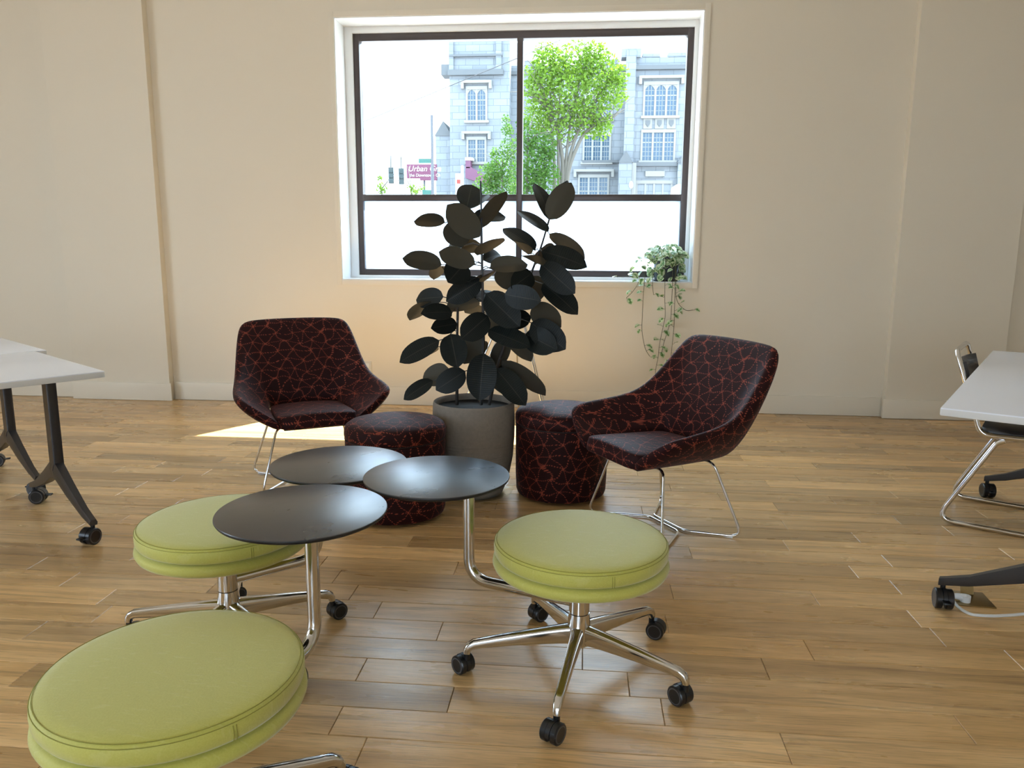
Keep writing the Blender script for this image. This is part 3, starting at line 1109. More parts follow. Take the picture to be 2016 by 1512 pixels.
# ------------------------------------------------------------------ floor box, plug and cord
fb = thing('floor_outlet', 'brass floor outlet with flipped-up lid near the table caster', 'floor outlet', (1.432, 2.762, 0), math.radians(-5))
MB().box(-.062, .062, -.062, .062, .0, .004, bev=.0015).build('cover_plate', 'brass', fb)
lid = MB().prism([(-.022, 0), (.022, 0), (.022, .045), (.016, .056), (.006, .061), (-.006, .061), (-.016, .056), (-.022, .045)], -.002, .002).build('lid', 'brass', fb)
lid.location = (.0, .035, .004)
lid.rotation_euler = (math.radians(-18), 0, 0)
pc = thing('power_cord', 'white power cord plugged into the brass floor outlet', 'power cord', (1.40, 2.735, 0.004))
MB().tube([(0, 0, .0), (0, 0, .022)], .017, 16).tube([(0, 0, .014), (-.03, .006, .016), (-.045, .01, .015)], [.014, .011, .008], 12).build('plug', 'white_plastic', pc)
cpts = [(-.04, .009, .015), (-.048, -.014, .006), (-.050, -.045, .003), (-.046, -.085, .0025), (-.03, -.112, .0025), (.03, -.116, .0025), (.12, -.098, .0025), (.25, -.055, .0025), (.42, -.02, .0025), (.62, .0, .0025), (.70, .03, .0025)]
MB().tube(fillet(cpts, .035, 4), .0052, 10).build('cable', 'white_plastic', pc, 60)

# ------------------------------------------------------------------ wall outlet and easel behind the plant
wo = thing('wall_outlet', 'small cream wall outlet plate behind the armchair', 'wall outlet', (-1.70, WY, .29))
MB().box(-.036, .036, -.006, 0, -.058, .058, bev=.002).build('cover_plate', 'outlet_plate', wo)
MB().box(-.016, .016, -.008, -.004, .008, .040, bev=.001).box(-.016, .016, -.008, -.004, -.040, -.008, bev=.001).build('receptacle', 'white_plastic', wo)
ez = thing('display_easel', 'slim chrome tripod stand behind the rubber plant', 'stand', (-.50, 5.45, 0))
apex = Vector((0.02, .04, .98))
for (fx, fy) in ((.255, -.02), (-.40, -.02)):
    d = Vector((fx, fy, 0.004))
    MB().tube([d, apex], .0075, 10).tube([d + Vector((.022, .01, .0)), apex + Vector((.02, .01, -.06))], .0045, 8).build('leg', 'chrome', ez, 60)
MB().tube([(0.02, .42, .004), apex], .006, 10).build('leg', 'chrome', ez, 60)
MB().box(-.03, .07, .02, .06, .95, .995, bev=.004).build('clamp_head', 'black_plastic', ez)

# ------------------------------------------------------------------ rubber plant
def leaf_profile(t):
    u = min(1.0, max(0.0, t)) ** 0.95
    return max(0.0, 1 - abs(2 * u - 1) ** 2.25) ** 0.62 * (1.0 if t < .86 else 1 - 2.2 * (t - .86))


def leaf_mesh(name, L, hw, arch, fold, mats, nu=9, nv=6, pointed=True, curl=0.0):
    top, bot, UV = [], [], []
    V, F, MI, UVs = [], [], [], []
    th = 0.0009
    for side in (0, 1):
        o = len(V)
        for i in range(nu + 1):
            t = i / nu
            w = hw * leaf_profile(t) if 0 < i < nu else hw * 0.03
            for j in range(nv + 1):
                q = -1 + 2 * j / nv
                y = q * w
                z = -arch * L * t * t + fold * abs(y) - curl * (y * y) / max(hw, 1e-4) + (0 if side == 0 else -th)
                x = L * t * (1 - 0.15 * arch * t)
                V.append((x, y, z)); UVs.append((t, q))
        for i in range(nu):
            for j in range(nv):
                a = o + i * (nv + 1) + j
                f = (a, a + nv + 1, a + nv + 2, a + 1)
                F.append(f if side == 0 else f[::-1]); MI.append(side)
    me = bpy.data.meshes.new(name)
    me.from_pydata(V, [], F)
    lay = me.uv_layers.new(name='leaf')
    for lp in me.loops:
        lay.data[lp.index].uv = UVs[lp.vertex_index]
    for mm in mats:
        me.materials.append(MATS[mm])
    for p, i in zip(me.polygons, MI):
        p.material_index = i
        p.use_smooth = True
    me.update()
    return me


LEAVES = [(-0.578, 3.847, 1.441, -0.569, 3.977, 1.573, 0.061),
 (-0.568, 3.858, 1.437, -0.496, 3.988, 1.531, 0.028),
 (-0.5, 3.794, 1.342, -0.391, 3.718, 1.53, 0.036),
 (-0.544, 3.86, 1.398, -0.398, 3.978, 1.413, 0.032),
 (-0.497, 3.705, 1.3, -0.638, 3.629, 1.446, 0.061),
 (-0.672, 3.759, 1.368, -0.811, 3.672, 1.393, 0.033),
 (-0.58, 3.773, 1.259, -0.632, 3.688, 1.392, 0.067),
 (-0.516, 3.691, 1.171, -0.68, 3.625, 1.237, 0.046),
 (-0.592, 3.827, 1.257, -0.679, 3.957, 1.307, 0.058),
 (-0.697, 3.796, 1.164, -0.876, 3.726, 1.209, 0.044),
 (-0.574, 3.758, 1.175, -0.624, 3.628, 1.101, 0.063),
 (-0.701, 3.818, 1.159, -0.769, 3.948, 1.111, 0.026),
 (-0.505, 3.69, 1.214, -0.375, 3.568, 1.312, 0.028),
 (-0.513, 3.868, 1.269, -0.61, 3.998, 1.251, 0.034),
 (-0.491, 3.82, 1.187, -0.409, 3.95, 1.229, 0.038),
 (-0.445, 3.702, 1.151, -0.255, 3.635, 1.197, 0.04),
 (-0.426, 3.848, 1.143, -0.348, 3.975, 1.053, 0.05),
 (-0.494, 3.748, 1.095, -0.65, 3.679, 0.996, 0.052),
 (-0.502, 3.808, 1.1, -0.547, 3.678, 1.116, 0.02),
 (-0.477, 3.712, 1.089, -0.423, 3.582, 1.151, 0.019),
 (-0.168, 3.759, 1.383, -0.215, 3.826, 1.575, 0.035),
 (-0.166, 3.739, 1.383, -0.063, 3.667, 1.556, 0.053),
 (-0.169, 3.846, 1.395, -0.107, 3.916, 1.59, 0.034),
 (-0.171, 3.754, 1.325, -0.314, 3.817, 1.443, 0.025),
 (-0.234, 3.779, 1.238, -0.389, 3.847, 1.365, 0.036),
 (-0.265, 3.718, 1.22, -0.295, 3.588, 1.298, 0.027),
 (-0.194, 3.705, 1.168, -0.271, 3.575, 1.243, 0.025),
 (-0.168, 3.807, 1.318, 0.012, 3.878, 1.224, 0.032),
 (-0.208, 3.811, 1.247, -0.17, 3.941, 1.193, 0.058),
 (-0.202, 3.772, 1.233, 0.012, 3.695, 1.189, 0.047),
 (-0.202, 3.717, 1.175, -0.045, 3.645, 1.048, 0.056),
 (-0.249, 3.787, 1.129, -0.32, 3.657, 1.074, 0.052),
 (-0.253, 3.855, 1.112, -0.227, 3.985, 0.995, 0.053),
 (-0.195, 3.747, 1.078, -0.019, 3.671, 0.962, 0.049),
 (-0.246, 3.771, 0.967, -0.113, 3.861, 0.863, 0.059),
 (-0.374, 3.696, 1.029, -0.208, 3.585, 1.011, 0.056),
 (-0.469, 3.738, 1.028, -0.304, 3.661, 0.886, 0.067),
 (-0.537, 3.812, 0.992, -0.426, 3.942, 1.04, 0.034),
 (-0.694, 3.815, 1.006, -0.871, 3.909, 0.99, 0.048),
 (-0.754, 3.847, 0.979, -0.904, 3.977, 0.904, 0.027),
 (-0.632, 3.71, 0.938, -0.74, 3.58, 0.956, 0.037),
 (-0.507, 3.783, 0.988, -0.682, 3.86, 0.956, 0.033),
 (-0.497, 3.828, 0.958, -0.598, 3.958, 0.931, 0.027),
 (-0.458, 3.728, 0.922, -0.563, 3.618, 0.828, 0.059),
 (-0.618, 3.769, 0.878, -0.712, 3.639, 0.87, 0.04),
 (-0.456, 3.815, 0.927, -0.428, 3.945, 0.809, 0.034),
 (-0.46, 3.745, 0.849, -0.251, 3.67, 0.792, 0.046),
 (-0.418, 3.854, 0.877, -0.255, 3.92, 0.902, 0.048),
 (-0.276, 3.765, 0.832, -0.136, 3.645, 0.782, 0.062),
 (-0.248, 3.753, 0.889, -0.084, 3.682, 0.776, 0.065),
 (-0.361, 3.858, 0.787, -0.261, 3.98, 0.688, 0.034),
 (-0.707, 3.762, 0.793, -0.894, 3.682, 0.708, 0.046),
 (-0.732, 3.848, 0.748, -0.919, 3.947, 0.686, 0.024),
 (-0.638, 3.696, 0.834, -0.592, 3.602, 0.692, 0.062),
 (-0.52, 3.759, 0.838, -0.596, 3.884, 0.675, 0.067),
 (-0.496, 3.818, 0.79, -0.546, 3.948, 0.712, 0.036),
 (-0.384, 3.847, 0.796, -0.445, 3.949, 0.646, 0.044),
 (-0.479, 3.721, 0.738, -0.488, 3.639, 0.522, 0.07),
 (-0.675, 3.851, 0.637, -0.825, 3.962, 0.55, 0.053),
 (-0.569, 3.706, 0.65, -0.697, 3.634, 0.568, 0.054),
 (-0.75, 3.804, 0.581, -0.892, 3.741, 0.506, 0.036),
 (-0.42, 3.728, 0.662, -0.263, 3.648, 0.511, 0.056),
 (-0.415, 3.83, 0.654, -0.267, 3.888, 0.581, 0.042),
 (-0.392, 3.766, 0.697, -0.177, 3.86, 0.525, 0.039),
 (-0.435, 3.754, 0.588, -0.293, 3.862, 0.497, 0.033),
 (-0.343, 3.852, 0.581, -0.262, 3.982, 0.545, 0.036)]
CANES = [[(-0.499, 3.78, 0.466), (-0.486, 3.78, 0.827), (-0.492, 3.78, 1.066), (-0.496, 3.78, 1.222), (-0.499, 3.78, 1.376)],
 [(-0.633, 3.84, 0.451), (-0.631, 3.84, 0.735), (-0.625, 3.84, 0.957), (-0.604, 3.84, 0.989)],
 [(-0.463, 3.82, 0.459), (-0.422, 3.82, 0.66), (-0.373, 3.82, 0.808), (-0.294, 3.82, 1.018), (-0.251, 3.82, 1.137), (-0.209, 3.82, 1.247), (-0.17, 3.82, 1.385)],
 [(-0.495, 3.75, 0.473), (-0.48, 3.75, 0.83), (-0.492, 3.75, 1.375), (-0.496, 3.75, 1.562)]]
VINES = [[(0.46, 5.9, 1.151), (0.463, 5.9, 1.023), (0.456, 5.9, 0.903), (0.453, 5.9, 0.626), (0.484, 5.9, 0.487), (0.52, 5.9, 0.434)],
 [(0.595, 5.9, 1.152), (0.611, 5.9, 1.025), (0.616, 5.9, 0.845), (0.628, 5.9, 0.75), (0.604, 5.9, 0.62), (0.587, 5.9, 0.506), (0.585, 5.9, 0.427), (0.571, 5.9, 0.356), (0.565, 5.9, 0.285)],
 [(0.663, 5.9, 1.144), (0.687, 5.9, 0.974), (0.689, 5.9, 0.837), (0.692, 5.9, 0.665), (0.682, 5.9, 0.49), (0.677, 5.9, 0.402)],
 [(0.646, 5.9, 1.143), (0.67, 5.9, 0.974), (0.669, 5.9, 0.708), (0.62, 5.9, 0.524), (0.61, 5.9, 0.454)],
 [(0.477, 5.9, 1.151), (0.423, 5.9, 0.997), (0.375, 5.9, 0.92), (0.329, 5.9, 0.876)],
 [(0.682, 5.9, 1.093), (0.695, 5.9, 0.889), (0.719, 5.9, 0.829), (0.78, 5.9, 0.783), (0.826, 5.9, 0.792)],
 [(0.516, 5.9, 1.143), (0.519, 5.9, 1.058), (0.523, 5.9, 0.956), (0.533, 5.9, 0.9)],
 [(0.485, 5.9, 1.159), (0.404, 5.9, 1.074), (0.328, 5.9, 1.031), (0.264, 5.9, 1.034)]]


PX, PYY = -.540, 3.800
plant = thing('potted_rubber_plant', 'tall dark-leaved rubber plant in a grey concrete pot', 'potted plant', (PX, PYY, 0))
prof = [(.001, .0), (.135, .0), (.147, .006), (.158, .03), (.184, .11), (.201, .20), (.2085, .30), (.2095, .40), (.2065, .47), (.204, .481), (.200, .484), (.196, .481), (.194, .47), (.196, .43), (.001, .43)]
MB().lathe(prof, 72).build('pot', 'concrete_pot', plant, 50)
so = MB()
sv = [(.001, .447)] + [(r, .445 + .006 * math.sin(40 * r)) for r in (.05, .10, .15, .195)]
so.lathe(sv, 40, cap0=False, cap1=False).build('soil', 'soil', plant, 60)
MB().lathe([(.001, .002), (.17, .002), (.20, .012), (.205, .022), (.2, .022), (.16, .006), (.001, .006)], 48).build('saucer', 'clear_glass', plant, 50)


def rel(p):
    return Vector((p[0] - PX, p[1] - PYY, p[2]))


cane_pts = []
for ci, c in enumerate(CANES):
    pts = fillet([rel(p) for p in c], .08, 4)
    if ci < 3:
        n = len(pts)
        MB().tube(pts, [.0085 - .004 * i / (n - 1) for i in range(n)], 10).build('cane', 'rubber_stem', plant, 60)
        for a, d in zip(pts[:-1], pts[1:]):
            for k in range(8):
                cane_pts.append(a.lerp(d, k / 8))
    else:
        MB().tube(pts, .0042, 8).build('stake', 'black_plastic', plant, 60)
lr = random.Random(3)
for (bx, by, bz, tx, ty, tz, happ) in LEAVES:
    b0, t0 = rel((bx, by, bz)), rel((tx, ty, tz))
    X = t0 - b0
    L = X.length
    Xn = X.normalized()
    hw = max(happ * 1.06, 0.265 * L)
    happ *= 1.06
    view = (b0 + t0) / 2 + Vector((PX, PYY, 0)) - Vector((0, 0, CAM_H))
    e1 = Xn.cross(view).normalized()
    e2 = Xn.cross(e1).normalized()
    c = min(1.0, happ / hw)
    sphi = math.sqrt(1 - c * c)
    best = None
    for sg in (-1, 1):
        for fl in (-1, 1):
            Y = (e1 * c + e2 * sphi * sg) * fl
            N = Xn.cross(Y)
            if best is None or N.z > best[0]:
                best = (N.z, Y, N)
    _, Y, N = best
    me = leaf_mesh('leaf', L * 1.03, hw, lr.uniform(.06, .2), lr.uniform(.05, .2), ['rubber_leaf_top', 'rubber_leaf_under'], 12, 8)
    o = bpy.data.objects.new('leaf', me)
    COL.objects.link(o)
    o.parent = plant
    M = Matrix((Xn, Y, N)).transposed().to_4x4()
    M.translation = b0
    o.matrix_local = M
    near = min(cane_pts, key=lambda q: (q - b0).length + 0.6 * max(0, q.z - b0.z))
    if (near - b0).length > 0.008:
        mid = (near + b0) / 2 + Vector((0, 0, .012))
        Mi = M.inverted()
        MB().tube([Mi @ near, Mi @ mid, Mi @ b0], .0024, 6).build('petiole', 'rubber_stem', o, 60)

# ------------------------------------------------------------------ trailing pothos on the sill
PQ = Vector((.632, 6.052, .998))
poth = thing('trailing_pothos', 'variegated trailing pothos in a dark pot on the window sill', 'potted plant', PQ)
MB().lathe([(.001, .0), (.078, .0), (.082, .004), (.083, .012), (.0955, .165), (.102, .166), (.104, .185), (.099, .188), (.096, .175), (.001, .17)], 40).build('pot', 'grow_pot', poth, 40)
MB().lathe([(.001, .0), (.09, .0), (.098, .010), (.001, .004)], 32).build('saucer', 'black_plastic', poth, 40)
PL = [leaf_mesh('leaf', L, h, a, f, ['pothos_leaf', 'pothos_leaf'], 6, 4, True) for L, h, a, f in ((.046, .019, .25, .25), (.040, .018, .5, .1), (.052, .020, .35, .3), (.036, .016, .1, .2))]
vr = random.Random(8)


def small_leaf(p, d, N=None):
    d = Vector(d).normalized()
    up = Vector((vr.uniform(-.5, .5), vr.uniform(-.9, .1), 1.0)) if N is None else N
    Y = up.cross(d)
    if Y.length < 1e-3:
        Y = d.orthogonal()
    Y.normalize()
    N = d.cross(Y)
    s = vr.uniform(.85, 1.35)
    o = bpy.data.objects.new('leaf', vr.choice(PL))
    COL.objects.link(o)
    o.parent = poth
    M = Matrix((d * s, Y * s, N * s)).transposed().to_4x4()
    M.translation = p
    o.matrix_local = M


for k in range(120):
    a = vr.uniform(0, 2 * math.pi)
    rr = .135 * math.sqrt(vr.random())
    p = Vector((rr * math.cos(a) * 1.05, rr * math.sin(a) * .78 - .01, .185 + .10 * (1 - (rr / .14) ** 2) * vr.uniform(.3, 1.0)))
    if p.y > .10: p.y = .10
    small_leaf(p, (math.cos(a) + vr.uniform(-.6, .6), math.sin(a) - .4 + vr.uniform(-.6, .6), vr.uniform(-.7, .5)))
for k in range(52):                                   # leaves spilling over the pot
    a = vr.uniform(math.pi * .95, math.pi * 2.12)
    p = Vector((.112 * math.cos(a), .100 * math.sin(a), vr.uniform(.02, .19)))
    if abs(p.x + .01) < .05 and .03 < p.z < .13 and vr.random() < .6:
        continue
    small_leaf(p, (math.cos(a) * .5 + vr.uniform(-.6, .6), -.5, vr.uniform(-1.0, .2)))
for vi, v in enumerate(VINES):
    pts = [Vector((p[0], p[1] - .012 * (vi % 3), p[2])) - PQ for p in v]
    pts[0] = Vector((pts[0].x * .8, -.03, .185))
    pts.insert(1, Vector((pts[1].x, -.112, .165 if pts[1].z < .1 else pts[1].z + .04)))
    pts = fillet(pts, .05, 4)
    MB().tube(pts, .0019, 6).build('vine', 'pothos_vine', poth, 60)
    acc = 0
    for a, c in zip(pts[:-1], pts[1:]):
        acc += (c - a).length
        if acc > (.030 if vi in (4, 7) else .036):
            acc = vr.uniform(-.02, .01)
            sx = vr.choice((-1, 1))
            st = c + Vector((sx * .016, -.010, vr.uniform(-.004, .016)))
            MB().tube([c, (c + st) / 2 + Vector((0, 0, -.006)), st], .0011, 5).build('leaf_stalk', 'pothos_vine', poth, 60)
            small_leaf(st, (sx * .6 + vr.uniform(-.4, .4), -.5, vr.uniform(-.8, .5)))

# ------------------------------------------------------------------ outdoors
FACADE = [('wall', -7.71, -4.31, 45.0, 52, -3.27, 13.42),
 ('wall', -4.31, 2.25, 46.0, 52, -3.27, 11.32),
 ('wall', 2.25, 8.03, 45.2, 52, -3.27, 11.48),
 ('buttress', -8.61, -7.71, 45.4, 47.5, -3.27, 7.44),
 ('buttress', 1.86, 2.57, 44.5, 45.3, -3.27, 5.83),
 ('pilaster', 2.11, 2.65, 44.95, 45.3, 5.83, 11.81),
 ('buttress', 5.11, 5.54, 44.8, 45.3, -3.27, 5.83),
 ('merlon', 1.86, 2.9, 45.0, 46, 11.46, 11.89),
 ('merlon', 2.99, 3.95, 45.2, 46, 11.46, 11.67),
 ('merlon', 4.38, 5.48, 45.2, 46, 11.46, 11.7),
 ('merlon', 5.54, 6.47, 45.0, 46, 11.46, 11.89),
 ('merlon', -3.58, -2.78, 46.0, 46.8, 11.3, 11.59),
 ('merlon', -2.02, -1.23, 46.0, 46.8, 11.3, 11.59),
 ('merlon', -0.46, 0.33, 46.0, 46.8, 11.3, 11.59),
 ('merlon', 0.95, 1.74, 46.0, 46.8, 11.3, 11.59),
 ('pilaster', -7.71, -7.45, 44.85, 45.1, 10.68, 13.42),
 ('pilaster', -5.08, -4.76, 44.85, 45.1, 10.68, 13.42),
 ('corner_block', -8.16, -7.68, 44.9, 46, 10.65, 11.21),
 ('string_course', -7.71, -4.71, 44.8, 45.1, 11.59, 11.7),
 ('string_course', -7.76, -4.65, 44.72, 45.1, 10.6, 10.89),
 ('string_course', -4.31, 2.25, 45.85, 46.1, 10.81, 11.0),
 ('string_course', 1.86, 8.03, 45.0, 45.3, 10.81, 11.03),
 ('string_course', 2.57, 8.03, 44.9, 45.3, 5.67, 5.88),
 ('string_course', -0.18, 1.86, 45.8, 46.1, 5.96, 6.1),
 ('panel', 3.36, 4.43, 45.05, 45.3, 5.13, 5.42),
 ('plinth_post', 2.59, 2.82, 44.7, 45.3, 4.11, 5.83)]
FWIN = [(-6.77, -5.56, 8.2, 9.98, 2, 1, 45.0, 1),
 (-6.75, -5.61, 5.94, 7.26, 2, 0, 45.0, 1),
 (3.1, 5.03, 8.39, 10.14, 3, 1, 45.2, 1),
 (3.05, 4.97, 5.99, 7.61, 3, 0, 45.2, 0),
 (-0.18, 1.43, 6.02, 7.58, 3, 0, 46.0, 0),
 (-0.41, 1.38, 3.41, 5.26, 3, 0, 46.0, 1),
 (-0.12, 1.46, 8.36, 9.71, 3, 1, 46.0, 0),
 (2.85, 4.91, 3.19, 4.86, 4, 0, 45.25, 0)]
SHIELDS = [(3.4, 7.98), (4.04, 7.98), (4.69, 7.98)]
MAPLE = [(-0.6, 36.0, 9.16, 1.09), (-1.62, 36.0, 8.84, 0.95), (0.54, 36.0, 8.84, 1.04), (1.1, 36.0, 7.87, 0.72), (-2.14, 36.0, 7.87, 0.86), (-0.6, 36.0, 7.87, 1.4), (0.2, 36.0, 6.9, 0.95), (-1.28, 36.0, 6.68, 1.0), (-2.29, 36.0, 6.79, 0.68), (-1.84, 36.0, 9.48, 0.68), (0.31, 36.0, 9.53, 0.68), (1.33, 36.0, 8.62, 0.54), (0.65, 36.0, 6.47, 0.59), (-2.41, 36.0, 8.62, 0.54)]
STEMS = [[(-1.28, 36.0, -1.94), (-1.37, 36.0, 3.56), (-1.41, 36.0, 5.39), (-1.73, 36.0, 7.33), (-2.05, 36.0, 8.62)], [(-1.19, 36.0, -1.94), (-1.14, 36.0, 3.56), (-1.23, 36.0, 5.17), (-1.28, 36.0, 6.9), (-1.09, 36.0, 9.05)], [(-1.14, 36.0, -1.94), (-0.91, 36.0, 3.56), (-0.87, 36.0, 5.39), (-0.64, 36.0, 7.11), (-0.14, 36.0, 9.27)], [(-1.05, 36.0, 1.08), (-0.82, 36.0, 4.74), (-0.51, 36.0, 6.04), (0.2, 36.0, 7.33), (0.99, 36.0, 8.41)], [(-1.09, 36.0, 1.08), (-1.0, 36.0, 4.96), (-1.19, 36.0, 6.04), (-1.62, 36.0, 7.22), (-2.41, 36.0, 7.76)], [(-1.0, 36.0, 1.51), (-0.78, 36.0, 4.74), (-0.14, 36.0, 6.21), (0.54, 36.0, 6.68), (1.1, 36.0, 6.79)]]
BUSH1 = [(-2.56, 35.0, 5.8, 0.57), (-2.01, 35.0, 5.48, 0.75), (-2.34, 35.0, 4.65, 0.92), (-1.79, 35.0, 4.23, 0.79), (-2.56, 35.0, 3.81, 0.88), (-2.78, 35.0, 6.53, 0.31), (-1.57, 35.0, 5.27, 0.4)]
BUSH2 = [(-3.98, 38.0, 4.94, 0.81), (-4.57, 38.0, 4.6, 0.67), (-3.62, 38.0, 5.85, 0.53), (-3.74, 38.0, 6.64, 0.33), (-3.81, 38.0, 7.16, 0.22), (-4.74, 38.0, 3.91, 0.72), (-3.74, 38.0, 4.03, 0.86), (-4.33, 38.0, 5.62, 0.29)]
SHRUBA = [(-10.42, 40.0, 4.12, 0.3), (-10.52, 40.0, 4.65, 0.15)]
SHRUBB = [(-9.11, 41.0, 4.2, 0.23), (-8.88, 41.0, 4.05, 0.26), (-8.47, 41.0, 4.15, 0.21)]


st = MB().box(-70, 70, -60, 120, -.6, -.5).build('street', 'street_asphalt', smooth=None)
tag(st, 'pale grey street and pavement outside the window', kind='structure')

bld = thing('stone_school_building', 'grey stone gothic school building with crenellated roofline', 'building', (0, 45, -.5))
BO = Vector((0, 45, -.5))


def bpart(mb, name, mats, parent=bld, smooth=None):
    o = mb.build(name, mats, smooth=smooth)
    o.parent = parent
    o.location = -BO if parent is bld else (0, 0, 0)
    return o


for (nm, x0, x1, y0, y1, z0, z1) in FACADE:
    z0 = max(z0, -.5)
    b = MB().box(x0, x1, y0, y1, z0, z1)
    mt = 'grey_stone' if nm in ('wall', 'buttress', 'pilaster', 'merlon') else ('weathered_stone' if nm in ('string_course', 'corner_block') else 'pale_stone')
    bpart(b, nm, mt)
    if nm == 'buttress':
        cx, h = (x0 + x1) / 2, (x1 - x0) * .9
        bpart(MB().prism([(x0 - .05, z1), (x1 + .05, z1), (cx, z1 + h)], y0 - .06, y1), 'gable_cap', 'weathered_stone')
for (x0, x1, z0, z1, n, arch, Y, hood) in FWIN:
    b = MB()
    z0c = max(z0, -.4)
    w = (x1 - x0)
    jw = .11
    lw = (w - jw * (n + 1)) / n
    b.box(x0, x1, Y - .10, Y + .10, z1 - .12, z1 + .06)
    b.box(x0 - .1, x1 + .1, Y - .18, Y + .05, z0c - .14, z0c)
    for k in range(n + 1):
        xx = x0 + k * (lw + jw)
        b.box(xx, xx + jw, Y - .08, Y + .1, z0c, z1)
    if hood:
        b.box(x0 - .22, x1 + .22, Y - .28, Y + .02, z1 + .20, z1 + .34)
        b.box(x0 - .26, x0 - .10, Y - .26, Y + .02, z1 - .10, z1 + .34)
        b.box(x1 + .10, x1 + .26, Y - .26, Y + .02, z1 - .10, z1 + .34)
    fr = bpart(b, 'window', 'pale_stone')
    for k in range(n):
        a = x0 + jw + k * (lw + jw)
        c = a + lw
        if arch:
            p = [(a, z0c), (c, z0c), (c, z1 - .36), (c - lw * .22, z1 - .20), (a + lw / 2, z1 - .13), (a + lw * .22, z1 - .20), (a, z1 - .36)]
            bpart(MB().prism([(a, z1 - .36), (a + lw * .22, z1 - .20), (a + lw / 2, z1 - .13), (c - lw * .22, z1 - .20), (c, z1 - .36), (c, z1 - .10), (a, z1 - .10)], Y - .06, Y - .01), 'arch_head', 'pale_stone', fr)
        else:
            p = [(a, z0c), (c, z0c), (c, z1 - .12), (a, z1 - .12)]
        bpart(MB().prism(p, Y - .02, Y - .012), 'pane', 'leaded_glass', fr)
        g_ = MB()
        zt = z1 - .14
        for q in (1 / 3, 2 / 3):
            g_.box(a + lw * q - .012, a + lw * q + .012, Y - .035, Y - .02, z0c, zt)
        rows = max(3, round((zt - z0c) / .26))
        for q in range(1, rows):
            th = .03 if q == round(rows * .62) else .012
            zz = z0c + (zt - z0c) * q / rows
            g_.box(a, c, Y - .035, Y - .02, zz - th, zz + th)
        bpart(g_, 'glazing_bars', 'window_putty', fr)
for x, z in SHIELDS:
    bpart(MB().prism([(x - .24, z - .28), (x + .24, z - .28), (x + .24, z + .28), (x - .24, z + .28)], 45.14, 45.22), 'shield_panel', 'pale_stone')
    bpart(MB().prism([(x - .12, z + .16), (x + .12, z + .16), (x + .12, z - .02), (x, z - .18), (x - .12, z - .02)], 45.08, 45.15), 'shield', 'weathered_stone')
ln = MB().lathe([(.02, -.22), (.10, -.14), (.13, .0), (.09, .14), (.02, .2)], 12, (2.55, 44.5, 4.63))
bpart(ln, 'wall_lantern', 'sign_white')


def leaves_cloud(blobs, n, size, seed, squash=1.0):
    rr = random.Random(seed)
    V, F = [], []
    tot = sum(b[3] ** 2 for b in blobs)
    for (x, y, z, r) in blobs:
        for _ in range(int(n * r * r / tot)):
            d = Vector((rr.gauss(0, 1), rr.gauss(0, 1), rr.gauss(0, 1))).normalized() * r * (rr.random() ** .38)
            c = Vector((x, y, z)) + Vector((d.x, d.y * .8, d.z * squash))
            s = size * rr.uniform(.6, 1.3)
            a = Vector((rr.gauss(0, 1), rr.gauss(0, 1), rr.gauss(0, .6))).normalized()
            b2 = a.orthogonal().normalized()
            q = rr.uniform(0, 6.28)
            b2 = (b2 * math.cos(q) + a.cross(b2) * math.sin(q))
            o = len(V)
            V += [c - a * s, c - b2 * s * .6 + Vector((0, 0, s * .15)), c + a * s, c + b2 * s * .6 + Vector((0, 0, s * .15))]
            F.append((o, o + 1, o + 2, o + 3))
    b = MB()
    b.add(V, F)
    return b


def tree(name, label, cat, blobs, n, size, seed, matl, stems=None, group=None):
    base = Vector((blobs[0][0], blobs[0][1], -.5)) if not stems else Vector((stems[0][0][0], stems[0][0][1], -.5))
    t = thing(name, label, cat, base, 0, group)
    o = leaves_cloud(blobs, n, size, seed).build('foliage', matl, t, None)
    o.location = -base
    o['kind'] = 'stuff'
    rr = random.Random(seed)
    for s in (stems or [[(blobs[0][0], blobs[0][1], -.5), (blobs[0][0], blobs[0][1], blobs[0][2])]]):
        s = [Vector(p) for p in s]
        s[0].z = max(s[0].z, -.5)
        k = len(s)
        pts = fillet(s, .6, 3)
        m_ = len(pts)
        tr = MB().tube(pts, [.11 - .085 * i / (m_ - 1) for i in range(m_)], 8)
        for i in range(m_ // 2, m_):
            for _ in range(3):
                e = pts[i] + Vector((rr.uniform(-1.1, 1.1), rr.uniform(-.6, .6), rr.uniform(.2, 1.3)))
                tr.tube([pts[i], (pts[i] + e) / 2 + Vector((0, 0, .12)), e], [.03, .02, .008], 5)
        q = tr.build('trunk', 'tree_bark', t, 60)
        q.location = -base
    return t


tree('street_tree', 'tall bright green multi-stemmed maple in front of the stone building', 'tree', MAPLE, 9000, .085, 21, 'maple_leaf', STEMS)
tree('leafy_shrub', 'dense green shrub growing beside the maple stems', 'shrub', BUSH1 + [(-2.6, 35.0, .9, 1.3), (-2.0, 35.0, 1.9, 1.2), (-3.0, 35.0, 2.4, 1.2)], 8600, .075, 22, 'dark_leaf')
tree('pointed_shrub', 'green shrub with a pointed spire by the tower windows', 'shrub', BUSH2 + [(-4.3, 38.0, .9, 1.2), (-3.8, 38.0, 1.9, 1.2), (-4.5, 38.0, 2.6, 1.1)], 7600, .07, 23, 'dark_leaf')
tree('roadside_sapling', 'thin pale sapling beyond the traffic signals', 'tree', SHRUBA, 260, .06, 24, 'maple_leaf')
tree('low_sapling', 'sparse low sapling below the magenta sign', 'tree', [(x * 39 / 41, 39.0, z * 39 / 41 + .06, r) for x, y, z, r in SHRUBB], 260, .06, 25, 'maple_leaf')


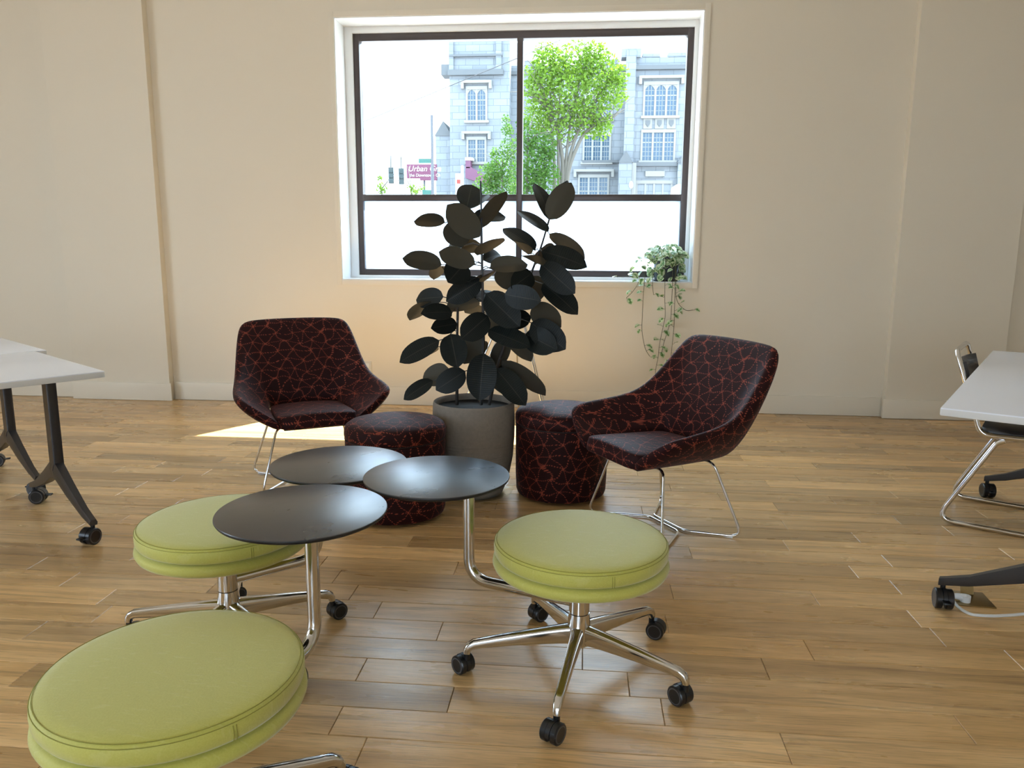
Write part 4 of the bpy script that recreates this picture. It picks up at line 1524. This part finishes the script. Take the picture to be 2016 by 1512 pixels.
def signal(label, x, z):
    Y = 30.0
    t = thing('traffic_signal', label, 'traffic signal', (x, Y, z), .25)
    MB().box(-.10, .10, -.08, .08, -.30, .30, bev=.02).build('housing', 'signal_dark', t)
    for k in (-.19, 0, .19):
        v = MB()
        v.tube([(0, -.08, k), (0, -.26, k - .02)], .085, 14)
        v.build('visor', 'signal_dark', t)
    MB().tube([(0, 0, .30), (0, 0, .735)], .018, 6).build('hanger', 'signal_dark', t)


signal('dark traffic signal hanging farther from the grey street pole', -7.44, 3.89)
signal('dark traffic signal hanging nearer the grey street pole', -7.04, 3.86)
sp = thing('street_pole', 'slim grey street pole beside the stone tower', 'pole', (-6.02, 31, -.5))
MB().tube([(0, 0, 0), (0, 0, 6.76)], [.09, .05], 10).build('shaft', 'pole_grey', sp, 60)
MB().tube([(0, 0, 5.14), (-1.02, -1.0, 5.11), (-1.42, -1.0, 5.14), (-9, -3, 5.2)], .004, 5).build('span_wire', 'wire_black', sp)
MB().box(-.55, -.05, -.02, .02, 4.95, 5.12, bev=.01).build('street_sign', 'sign_green', sp)
MB().box(-.42, .02, -.02, .02, 3.74, 3.92, bev=.01).build('street_sign', 'sign_green', sp)

sg = thing('church_sign', 'magenta sign with white lettering behind the street pole', 'sign', (-8.52, 41, -.5))
MB().box(-.80, .80, -.08, .08, 5.20, 5.92, bev=.03).box(-.10, .80, -.08, .08, 5.10, 5.24, bev=.02).build('sign_board', 'sign_magenta', sg)
MB().tube([(0.1, .1, 0), (.1, .1, 5.2)], .06, 8).build('post', 'pole_grey', sg, 60)


def lettering(txt, size, loc, parent, matl, shear=0.0):
    cu = bpy.data.curves.new('lettering', 'FONT')
    cu.body = txt
    cu.size = size
    cu.shear = shear
    cu.extrude = .008
    tmp = bpy.data.objects.new('tmp', cu)
    COL.objects.link(tmp)
    dg = bpy.context.evaluated_depsgraph_get()
    dg.update()
    me = bpy.data.meshes.new_from_object(tmp.evaluated_get(dg))
    bpy.data.objects.remove(tmp, do_unlink=True)
    me.materials.clear()
    me.materials.append(MATS[matl])
    o = bpy.data.objects.new('lettering', me)
    COL.objects.link(o)
    o.parent = parent
    o.location = loc
    o.rotation_euler = (math.pi / 2, 0, 0)
    return o


lettering('Urban Gra', .40, (-.72, -.09, 5.56), sg, 'sign_white', .25)
lettering('the Downtown Ch', .215, (-.66, -.09, 5.29), sg, 'sign_white', .1)

aw = bpart(MB().box(-6.72, -6.42, 44.3, 45.0, 5.5, 6.15, bev=.04).prism([(-6.72, 5.0), (-5.32, 4.6), (-5.32, 5.0), (-6.42, 5.6), (-6.72, 5.6)], 44.3, 45.0), 'porch_bay', 'awning_plum')
bpart(MB().box(-6.75, -6.29, 44.26, 45.0, 5.95, 6.12, bev=.03), 'porch_cornice', 'sign_white')
ws = thing('white_notice_board', 'white street notice with a red panel by the tower', 'sign', (-6.37, 40, -.5))
MB().box(-.21, .21, -.04, .04, 4.3, 5.35, bev=.01).box(.08, .21, -.04, .04, 5.35, 5.75, bev=.01).build('board', 'sign_white', ws)
MB().box(-.14, .05, -.05, -.03, 4.85, 5.05).build('red_panel', 'sign_red', ws)
MB().tube([(0, 0, 0), (0, 0, 4.4)], .04, 8).build('post', 'pole_grey', ws, 60)
wi = MB().tube([(-12, 30, 4.55), (-4.93, 30, 7.21), (-2.59, 30, 8.08), (4, 30, 10.6)], .014, 5).build('overhead_wire', 'wire_black', smooth=60)
tag(wi, 'thin black overhead wire crossing in front of the tower', 'wire')
vn = thing('white_van', 'white van parked by the school entrance', 'van', (4.55, 33, -.5))
MB().box(-.95, 2.6, -.9, .9, .55, 4.22, bev=.12).build('body', 'sign_white', vn)
MB().box(-.97, -.93, -.75, -.45, 3.72, 3.82).build('tail_light', 'sign_red', vn)
for wx in (-.3, 1.9):
    MB().tube([(wx, -.92, .38), (wx, .92, .38)], .38, 18).build('axle_wheels', 'black_plastic', vn)

# settle parenting transforms
bpy.context.view_layer.update()
